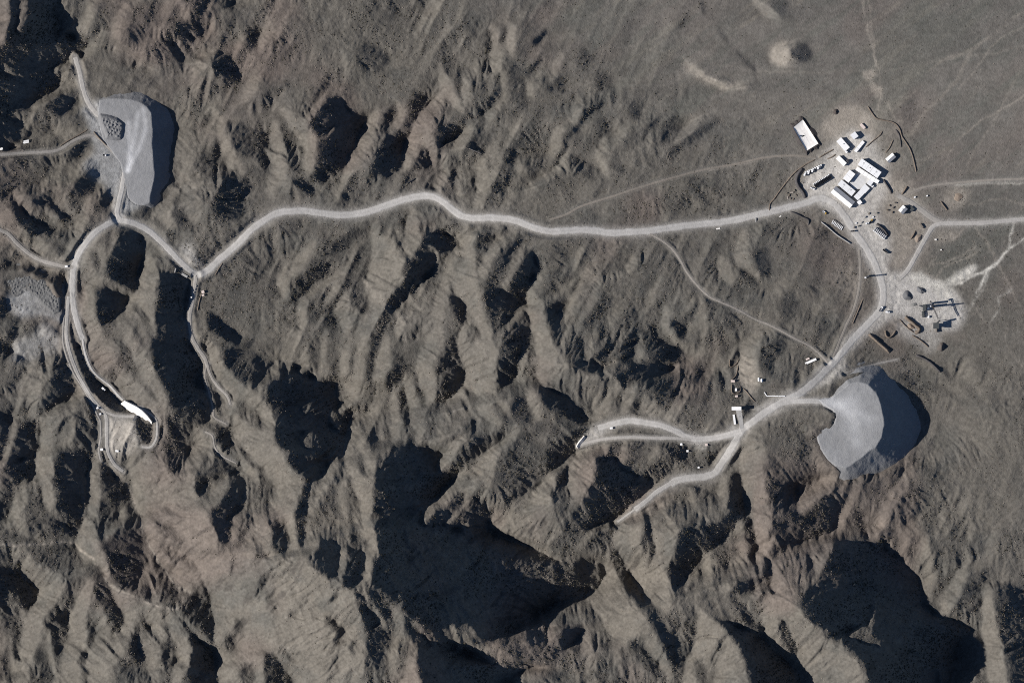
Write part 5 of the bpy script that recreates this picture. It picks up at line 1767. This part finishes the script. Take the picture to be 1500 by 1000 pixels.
# ramp below the portal shed
bm=bmesh.new(); L_=[(1077.5,600.5),(1079,608),(1081.5,616),(1084,628)]; R_=[(1086.6,600.5),(1087,608),(1088,616),(1089.5,627)]
pr=None
for a,b in zip(L_,R_):
    zz=max(zat(*a),zat(*b))+.35; r=[bm.verts.new(W(*a,zz-1.5)),bm.verts.new(W(*a,zz)),bm.verts.new(W(*b,zz)),bm.verts.new(W(*b,zz-1.5))]
    if pr:
        for j in range(3): bm.faces.new((pr[j],pr[j+1],r[j+1],r[j]))
    pr=r
setp(bmobj('ramp',bm,MAT['concrete']),kind='structure')
bm=bmesh.new()
pts=[(1119,574),(1123,580),(1132,579.5),(1140,580),(1150,580)]
for k in range(len(pts)-1):
    a=W(*pts[k],zat(*pts[k])); b=W(*pts[k+1],zat(*pts[k+1])); m_=(a+b)/2; d=b-a
    bx(bm,(m_.x,m_.y,m_.z+.6),((b-a).length-.6,1.2,1.6),math.atan2(d.y,d.x))
setp(bmobj('barrier_wall',bm,MAT['white_paint']),'broken white barrier wall along the north side of the southern road','wall')

# ---------------------------------------------------------------- vehicles and plant
def truck(name,label,L,Wd,bed,cabmat='white_paint',group=None,kind='tipper'):
    t=empty(name,(0,0,0),label=label,cat='truck',group=group)
    bm=bmesh.new(); bx(bm,(0,0,.95),(L,Wd*.45,.35)); bmobj('chassis',bm,MAT['dark_steel'],t)
    bm=bmesh.new(); bx(bm,(L/2-1.05,0,2.0),(2.1,Wd,2.0),0,.93); cab=bmobj('cab',bm,MAT[cabmat],t)
    bm=bmesh.new(); bx(bm,(L/2-.02,0,2.3),(.08,Wd*.8,.8)); bmobj('windscreen',bm,MAT['dark_steel'],cab)
    bm=bmesh.new(); l=L-2.6; x0=-L/2; w=Wd/2
    if kind=='tipper':
        # open box: floor and four sides
        bx(bm,(x0+l/2,0,1.3),(l,Wd,.2)); 
        for s in (-1,1): bx(bm,(x0+l/2,s*(w-.06),2.0),(l,.12,1.2))
        bx(bm,(x0+.06,0,1.95),(.12,Wd-.26,1.1)); bx(bm,(x0+l-.06,0,2.15),(.12,Wd-.26,1.5))
        bmobj('cargo_bed',bm,MAT[bed],t)
    elif kind=='mixer':
        cyl(bm,(x0+.3,0,2.6),(x0+l*.55,0,2.1),.55,1.2,12); cyl(bm,(x0+l*.55,0,2.1),(x0+l,0,1.9),1.2,.6,12); bmobj('mixer_drum',bm,MAT[bed],t)
    else:
        bx(bm,(x0+l/2,0,2.4),(l,Wd,2.5)); bmobj('cargo_box',bm,MAT[bed],t)
    for px in (L/2-1.2,-L/2+2.2,-L/2+.9):
        for s in (-1,1):
            bm=bmesh.new(); cyl(bm,(px,s*(w-.38),.52),(px,s*(w-.02),.52),.52,n=10); bmobj('wheel',bm,MAT['rubber'],t)
    return t
def place(o,x,y,ang,label=None,group=None):
    o.location=W(x,y,zat(x,y)+.05); o.rotation_euler=(0,0,math.radians(ang))
    if label: o['label']=label
    if group: o['group']=group
    return o
# row by the northern berm
p1=truck('tipper_truck','x',6.4,2.4,'grey_roof','white_paint'); p2=truck('tipper_truck','x',6.4,2.4,'dark_steel','white_paint'); p3=truck('box_truck','x',6.6,2.4,'white_paint','white_paint',kind='box')
seq=[p3,p1,p3,p2,p3,p1,p2,p3,p1]
used=set()
def put(pr,*a,**k):
    o=pr if pr not in used else copy_tree(pr); used.add(pr); return place(o,*a,**k)
nrow1=len(seq)
g1='trucks parked along the north berm of the yard'
for i in range(nrow1):
    f=i/(nrow1-1); x=1179+f*22.5; y=254.5-f*10.5
    lab={0:'white truck at the southwest end of the row under the yard berm',nrow1-1:'grey bedded tipper truck at the northeast end of the row under the yard berm'}.get(i)
    if not lab:
        pr=seq[i]; lab={p3:'white box truck within the row parked under the yard berm',p1:'truck with white cab and grey tipper bed within the row under the yard berm',p2:'truck with white cab and black tipper bed within the row under the yard berm'}[pr]
    put(seq[i],x,y,68+random.uniform(-7,7),label=lab,group=g1)
# main row of tippers in the yard, noses to the northwest
q1=truck('dump_truck','x',8.0,1.55,'dark_steel','white_paint')
n2=11
for i in range(n2):
    f=i/(n2-1); x=1193.5+f*22; y=272-f*13.5
    lab='white nosed dark dump truck in the long row across the yard' if 0<i<n2-1 else ('dark dump truck at the southwest end of the long row across the yard' if i==0 else 'dark dump truck at the northeast end of the long row across the yard')
    put(q1,x,y,128+random.uniform(-3,3),label=lab,group='dump trucks in the long row across the yard')
place(truck('tanker_truck','dusty grey tank truck parked apart near the southwest end of the long truck row',7,2.4,'pale_roof','white_paint',kind='mixer'),1190,276,-25)
# trailers by the pale wall
def trailer(name,label,L,Wd,mat):
    t=empty(name,(0,0,0),label=label,cat='trailer')
    bm=bmesh.new(); bx(bm,(0,0,1.15),(L,Wd,.28)); bmobj('deck',bm,MAT[mat],t)
    bm=bmesh.new(); bx(bm,(L/2-.1,0,1.8),(.2,Wd,1.1)); bmobj('headboard',bm,MAT['dark_steel'],t)
    bm=bmesh.new(); bx(bm,(L/2+.9,0,.95),(1.8,.25,.2)); bmobj('drawbar',bm,MAT['dark_steel'],t)
    for px in (-L/2+.8,-L/2+2.0):
        for s in (-1,1):
            bm=bmesh.new(); cyl(bm,(px,s*(Wd/2-.35),.5),(px,s*(Wd/2-.02),.5),.5,n=10); bmobj('wheel',bm,MAT['rubber'],t)
    return t
tr=trailer('flat_trailer','x',6.0,1.15,'pale_roof')
n3=8
for i in range(n3):
    f=i/(n3-1); x=1219.5+f*13.5; y=325+f*9.5
    lab='white decked trailer within the row above the pale wall' if 0<i<n3-1 else ('white decked trailer at the upper left end of the row above the pale wall' if i==0 else 'white decked trailer at the lower right end of the row above the pale wall')
    put(tr,x,y,62+random.uniform(-4,4),label=lab,group='trailers parked above the pale wall')
# mixer trucks in the southern lot
mx=truck('mixer_truck','x',7.5,1.9,'grey_roof','white_paint',kind='mixer')
n4=8
for i in range(n4):
    f=i/(n4-1); x=1281.5+f*15; y=336+f*11.5
    lab='pale mixer truck within the row on the southern lot' if 0<i<n4-1 else ('pale mixer truck at the upper left end of the row on the southern lot' if i==0 else 'pale mixer truck at the lower right end of the row on the southern lot')
    put(mx,x,y,232+random.uniform(-4,4),label=lab,group='mixer trucks on the southern lot')
berm('earth_berm','dark berm shading the row of mixer trucks on the southern lot','berm',[(1284,328),(1291,333),(1297,339),(1301,346)],4.0,3.4,'dark_earth')
def solo(kind,label,x,y,ang,L=7,Wd=2.5,bed='dark_steel',cab='white_paint',name='tipper_truck'):
    return place(truck(name,label,L,Wd,bed,cab,kind=kind),x,y,ang)
solo('tipper','lone tipper truck on the flat top of the large round spoil heap',1234.5,609,-28,9,3.2,'dark_steel','yellow')
solo('box','white box truck in the dark road cut at the left',151.3,569.6,-45,6.2,2.8,'white_paint','white_paint','box_truck')
solo('box','dark box truck crossing the camp road beside the stones',1249,338.6,5,6.5,2.2,'dark_steel','dark_steel','box_truck')
solo('tipper','dark truck parked askew below the mixer truck row',1297,368,-35,9,2.4,'dark_steel','dark_steel')
solo('tipper','pale truck at the edge of the southern road before the plant',1290.5,452.5,55,8,2.8,'grey_roof','white_paint')
solo('box','white truck standing on the apron left of the batching plant',1300,457,-8,6,2.6,'white_paint','white_paint','box_truck')
solo('tipper','dusty truck near the gate at the top of the pale wall',1207.5,311,-40,7,2.4,'pale_roof','yellow')
solo('tipper','small yellow truck among the scrap east of the gabled hall',1276,324,60,6,2.3,'dark_steel','yellow')
solo('box','small pale van parked north of the mixer trucks',1270,327,20,5,2.2,'pale_roof','white_paint','van')
solo('tipper','small truck on the grey apron below the left heap',153,227.5,-10,5,2.2,'dark_steel','white_paint')
solo('tipper','white truck beside the blocks at the western junction',279,437,60,6,2.3,'grey_roof','white_paint')

# lattice mast
t=empty('lattice_mast',W(1270,405,zat(1270,405)),label='tall thin lattice mast left of the southern road throwing a long shadow',cat='mast')
bm=bmesh.new(); lattice(bm,(0,0,0),(0,0,15),1.3,10,.14); bmobj('mast_frame',bm,MAT['dark_steel'],t)
bm=bmesh.new(); bx(bm,(0,0,15.3),(2.4,2.4,.5)); bmobj('platform',bm,MAT['dark_steel'],t)
bm=bmesh.new(); bx(bm,(-2.4,-1.6,1.0),(2.6,2.0,2.0)); bmobj('equipment_hut',bm,MAT['white_paint'],t)
bm=bmesh.new(); bx(bm,(2.0,.8,2.2),(2.2,2.2,4.4)); bmobj('pump_house',bm,MAT['wall'],t)
# tower crane
cb=(1366,449); t=empty('tower_crane',W(*cb,zat(*cb)),math.radians(-66),label='tower crane over the batching plant with its jib lying across the yard',cat='crane')
bm=bmesh.new(); lattice(bm,(0,0,0),(0,0,21),1.7,12,.17); bmobj('mast',bm,MAT['dark_steel'],t)
bm=bmesh.new(); lattice(bm,(-9,0,19),(19,0,19),1.3,18,.12); bmobj('jib',bm,MAT['dark_steel'],t)
bm=bmesh.new(); lattice(bm,(0,0,21),(0,0,28),1.0,5,.16); bmobj('tower_top',bm,MAT['dark_steel'],t)
bm=bmesh.new(); bx(bm,(-8,0,17.6),(2.2,1.8,2.4)); bmobj('counterweight',bm,MAT['concrete'],t)
bm=bmesh.new(); bx(bm,(1.6,0,17.6),(1.6,1.5,1.8)); bmobj('cab',bm,MAT['yellow'],t)
bm=bmesh.new(); bx(bm,(0,0,.4),(4.5,4.5,.8)); bmobj('foundation',bm,MAT['concrete'],t)
# batching plant
t=empty('batching_plant',W(1353,452,zat(1353,452)),label='dark concrete batching plant with two silos beside the tower crane',cat='batching plant')
for k,(sx,sy) in enumerate(((11.5,8.0),(10.5,3.6))):
    bm=bmesh.new(); cyl(bm,(sx,sy,2.8),(sx,sy,14.5),1.5,n=16); cyl(bm,(sx,sy,14.5),(sx,sy,15.2),1.5,.5,16); cyl(bm,(sx,sy,1.0),(sx,sy,2.8),.4,1.5,16); si_=bmobj('silo',bm,MAT['grey_roof'],t)
    bm=bmesh.new()
    for a in range(4): cyl(bm,(sx+1.2*math.cos(a*1.57+.8),sy+1.2*math.sin(a*1.57+.8),0),(sx+1.2*math.cos(a*1.57+.8),sy+1.2*math.sin(a*1.57+.8),3),.12,n=6)
    bmobj('silo_frame',bm,MAT['dark_steel'],si_)
bm=bmesh.new(); bx(bm,(1.0,1.5,4.5),(5,9,5)); bmobj('mixing_tower',bm,MAT['dark_roof'],t)
bm=bmesh.new()
for sx in (-1.2,3.2):
    for sy in (-2.6,5.6): cyl(bm,(sx,sy,-.3),(sx,sy,2.1),.2,n=6)
bmobj('tower_leg',bm,MAT['dark_steel'],t)
bm=bmesh.new(); cyl(bm,(-7,4.5,1.0),(0,2,6.5),.7,n=8); bmobj('conveyor',bm,MAT['dark_steel'],t)
for k in range(3):
    bm=bmesh.new(); bx(bm,(-1.5+.4*k,-5.0-3.2*k,1.5),(3.0,2.9,3.0),.2,1.0); bx(bm,(-1.5+.4*k,-5.0-3.2*k,3.2),(3.2,3.0,.3),.2); bmobj('aggregate_bin',bm,MAT['dark_roof'],t)
def tank(label,x,y,r,h,mat):
    t=empty('water_tank',W(x,y,zat(x,y)),label=label,cat='tank')
    bm=bmesh.new(); cyl(bm,(0,0,-.3),(0,0,h),r,n=20); sh=bmobj('tank_shell',bm,MAT[mat],t)
    bm=bmesh.new(); cyl(bm,(0,0,h+.01),(0,0,h+.4),r*1.02,.3,20); rf=bmobj('tank_roof',bm,MAT[mat],t)
    bm=bmesh.new(); cyl(bm,(r*.4,0,h+.2),(r*.4,0,h+.65),.3,n=10); bmobj('hatch',bm,MAT['dark_steel'],rf)
    return t
tank('white open topped tank nearest the crane mast',1359.5,451.5,1.9,2.6,'white_paint')
tank('smaller white tank below the batching plant bins',1360.2,464,1.6,2.2,'white_paint')
tank('dark round tank northeast of the bright white shed',1241.5,236,2.6,3.0,'dark_steel')
# crushing plant
t=empty('crushing_plant',W(1371,476,zat(1371,476)),label='rusty crushing plant with a raised conveyor south of the crane',cat='crushing plant')
bm=bmesh.new(); bx(bm,(0,-1,3),(6,5,6)); bx(bm,(0,-1,7.2),(4,4,2.4)); bmobj('crusher_house',bm,MAT['stone'],t)
bm=bmesh.new(); bx(bm,(0,-1,10.0),(7,7,3.0),0,1.25); bmobj('hopper',bm,MAT['dark_roof'],t)
bm=bmesh.new(); a=Vector((1,2.5,6));b=Vector((5,6.5,15)); lattice(bm,a,b,1.4,8,.22); cyl(bm,a,b,.7,n=6); bmobj('conveyor',bm,MAT['dark_steel'],t)
bm=bmesh.new(); cyl(bm,(5,6.5,-.5),(5,6.5,14.5),.35,n=6); bmobj('conveyor_support',bm,MAT['dark_steel'],t)
bm=bmesh.new(); bx(bm,(.5,-7,2.2),(1.8,7,4.4)); bmobj('feed_wall',bm,MAT['stone'],t)
# pipe bundles and blocks
def blocks(name,label,cat,x,y,ang,n,s,gap,mat):
    bm=bmesh.new()
    for k in range(n):
        bx(bm,((k-(n-1)/2)*(s[0]+gap),random.uniform(-.2,.2),s[2]/2),s,random.uniform(-.08,.08))
    o=bmobj(name,bm,MAT[mat]); o.location=W(x,y,zat(x,y)); o.rotation_euler=(0,0,math.radians(ang)); return setp(o,label,cat)
_rb=random.Random(12)
def block_thing(name,label,cat,x,y,ang,s,mat,group=None):
    bm=bmesh.new(); bx(bm,(0,0,s[2]/2-.1),s,0,.97); bx(bm,(0,0,s[2]+.0),(s[0]*.92,s[1]*.92,.16))
    o=bmobj(name,bm,MAT[mat]); o.location=W(x,y,zat(x,y)); o.rotation_euler=(0,0,math.radians(ang)); return setp(o,label,cat,group)
for k in range(5):
    f=k/4; block_thing('concrete_block','pale concrete block standing along the road edge at the western junction','block',286.5-f*6,419+f*18,60+_rb.uniform(-10,10),(2.6,1.6,1.5),'concrete','pale blocks along the western road edge')
for k,(x,y) in enumerate(((1267,318),(1273,313),(1279,318),(1285,312),(1262,326),(1251,333),(1254,327),(1258,331))):
    block_thing('crate','weathered crate among the loose gear southeast of the gabled hall','crate',x,y,_rb.uniform(0,90),(_rb.uniform(2,3.4),_rb.uniform(1.4,2.2),_rb.uniform(1.2,2.2)),['concrete','stone','pale_roof','dark_roof'][k%4],'loose crates southeast of the gabled hall')
for k,(x,y) in enumerate(((1152,283),(1156,286),(1160,282),(1164,279),(1158,291),(1154,290),(1166,286),(1162,292))):
    block_thing('scrap_pile','rusty scrap bundle outside the west berm of the truck yard','scrap',x,y,_rb.uniform(0,180),(_rb.uniform(2.5,5),_rb.uniform(1,1.8),_rb.uniform(.9,2)),['stone','earth','pipe'][k%3],'scrap bundles outside the yard berm')
for k,(x,y) in enumerate(((1303,301),(1309,304),(1307,311),(1312,297),(1300,308))):
    block_thing('pallet_stack','stack of dark pallets west of the isolated workshop','pallets',x,y,_rb.uniform(0,180),(_rb.uniform(2.5,4.5),_rb.uniform(1.2,2),_rb.uniform(1.2,2.4)),['earth','dark_earth'][k%2],'pallet stacks west of the isolated workshop')
block_thing('storage_box','pale box alone at the north edge of the dirt track','box',1340,289,20,(2.6,2.2,2),'white_paint')
block_thing('storage_box','pale box beside the dirt clearing right of the first','box',1358,287,30,(2.4,2,1.8),'white_paint')
block_thing('storage_box','dark long box on the bend of the haul road','box',1350,331,-55,(7.5,2.4,2.6),'stone')
block_thing('marker_stone','white boulder at the tip of the eastern bank','boulder',1370.5,351,0,(3,2.4,1.4),'shotcrete')
block_thing('marker_stone','single white boulder below the plain track','boulder',1378.5,366,0,(2.4,2,1.2),'shotcrete')
block_thing('marker_stone','white painted slab south of the main road','slab',1052,335,10,(6,2,.5),'shotcrete')
block_thing('marker_stone','white painted slab south of the main road close to the camp','slab',1143,317,35,(3.5,1.6,.5),'shotcrete')
block_thing('culvert','pale concrete culvert under the main road west of the camp','culvert',1107,324,90,(10,1.8,.9),'concrete')
block_thing('loading_platform','pale loading platform left of the western junction above the dark cut','platform',268,402,-30,(15,3.4,1.6),'concrete')
block_thing('loading_platform','short pale kerb left of the long loading platform at the western junction','kerb',256.5,396,75,(7,1.6,1.2),'concrete')
# pipe on the slope
a,b=(688,218),(705,225); bm=bmesh.new(); cyl(bm,W(*a,zat(*a)+.8),W(*b,zat(*b)+.8),.5,n=8); setp(bmobj('pipe',bm,MAT['pipe']),'straight pale pipe lying across a gully above the main road','pipe')
a,b=(597,268),(607,262); bm=bmesh.new(); cyl(bm,W(*a,zat(*a)+.8),W(*b,zat(*b)+.8),.9,n=8); setp(bmobj('pipe',bm,MAT['dark_steel']),'short dark pipe on the bank above the crest of the main road','pipe')

# ---------------------------------------------------------------- scrub and loose stones (uncountable)
def scatter(name,n,seed,weight,rmin,rmax,mat,label):
    r=np.random.RandomState(seed); out=[]; 
    x=r.uniform(-40,1540,n*4); y=r.uniform(-40,1040,n*4)
    i=((x-X0)/D).astype(int); j=((y-Y0)/D).astype(int); k=r.rand(n*4)<weight[j,i]
    x,y,i,j=x[k][:n],y[k][:n],i[k][:n],j[k][:n]; m=len(x)
    R=rmin+(rmax-rmin)*r.rand(m)**2.2
    base=np.array([[1,0,0],[.5,.87,0],[-.5,.87,0],[-1,0,0],[-.5,-.87,0],[.5,-.87,0],[0,0,.9]])
    V=base[None]*R[:,None,None]*(0.75+.5*r.rand(m,7,1)); V[:,6,:2]+=(r.rand(m,2)-.5)*R[:,None]*.6
    V[:,:,0]+=(x-750)[:,None]; V[:,:,1]+=(500-y)[:,None]; V[:,:6,2]-=.35*R[:,None]; V[:,:,2]+=Hh[j,i][:,None]
    F=np.array([[0,1,6],[1,2,6],[2,3,6],[3,4,6],[4,5,6],[5,0,6]])[None]+7*np.arange(m)[:,None,None]
    me=bpy.data.meshes.new(name); me.vertices.add(m*7); me.vertices.foreach_set('co',V.reshape(-1).astype(np.float32))
    me.loops.add(m*18); me.loops.foreach_set('vertex_index',F.reshape(-1).astype(np.int32)); me.polygons.add(m*6); me.polygons.foreach_set('loop_start',(np.arange(m*6)*3).astype(np.int32)); me.update(calc_edges=True)
    return setp(link(name,me,MAT[mat]),label,None,None,'stuff')
clump=np.clip(0.35+1.6*vnoise(1/35.,71,3),0.02,1)*np.clip(1-3*dust,0,1)
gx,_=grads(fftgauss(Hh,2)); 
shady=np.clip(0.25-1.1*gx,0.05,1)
hx=rng_poly_dist(HEAP_E,GX,GY); hw=rng_poly_dist(HEAP_W,GX,GY); hr=rng_poly_dist(HEAP_R,GX,GY)
free=((hx>45)|(GX<1195))&((hw>42)|(GX<120))&(hr>12)
campm=np.zeros((NY,NX)); sj,si,a=poly_mask(CAMP,4); campm[sj,si]=a
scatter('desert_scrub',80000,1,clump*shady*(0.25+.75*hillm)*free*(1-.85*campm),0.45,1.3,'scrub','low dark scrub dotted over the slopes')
scatter('loose_stones',40000,2,clump*(0.12+.6*hillm)*free*(1-.7*campm),0.35,1.1,'stone','loose stones scattered over the hills')
# ---------------------------------------------------------------- light and camera
wd=bpy.data.worlds.new('World'); SC.world=wd; wd.use_nodes=True
bg=wd.node_tree.nodes['Background']; sky=wd.node_tree.nodes.new('ShaderNodeTexSky'); sky.sky_type='NISHITA'; sky.sun_disc=False
sky.ozone_density=2.5; sky.air_density=0.7; sky.dust_density=0.0; sky.altitude=2000; sky.sun_elevation=SUN_E; sky.sun_rotation=math.radians(270-6)
wd.node_tree.links.new(sky.outputs[0],bg.inputs['Color']); bg.inputs['Strength'].default_value=0.072
sl=bpy.data.lights.new('sun','SUN'); sl.energy=5.0; sl.angle=math.radians(0.5); sl.color=(1.0,0.955,0.9)
so=bpy.data.objects.new('sun',sl); COL.objects.link(so)
tow=Vector((-math.cos(SUN_E)*math.cos(SUN_A),-math.cos(SUN_E)*math.sin(SUN_A),math.sin(SUN_E)))
so.rotation_euler=tow.to_track_quat('Z','Y').to_euler(); so.location=tow*2000
cam=bpy.data.cameras.new('camera'); co=bpy.data.objects.new('camera',cam); COL.objects.link(co)
CH=30000.0; co.location=(0,0,CH); cam.sensor_width=36; cam.lens=36*CH/1500; cam.clip_start=1000; cam.clip_end=60000
SC.camera=co
SC.view_settings.view_transform='Standard'; SC.view_settings.look='None'; SC.view_settings.exposure=0.5; SC.view_settings.gamma=1

SC.render.engine='CYCLES'; SC.cycles.use_denoising=False; SC.cycles.pixel_filter_type='BLACKMAN_HARRIS'; SC.cycles.filter_width=1.05
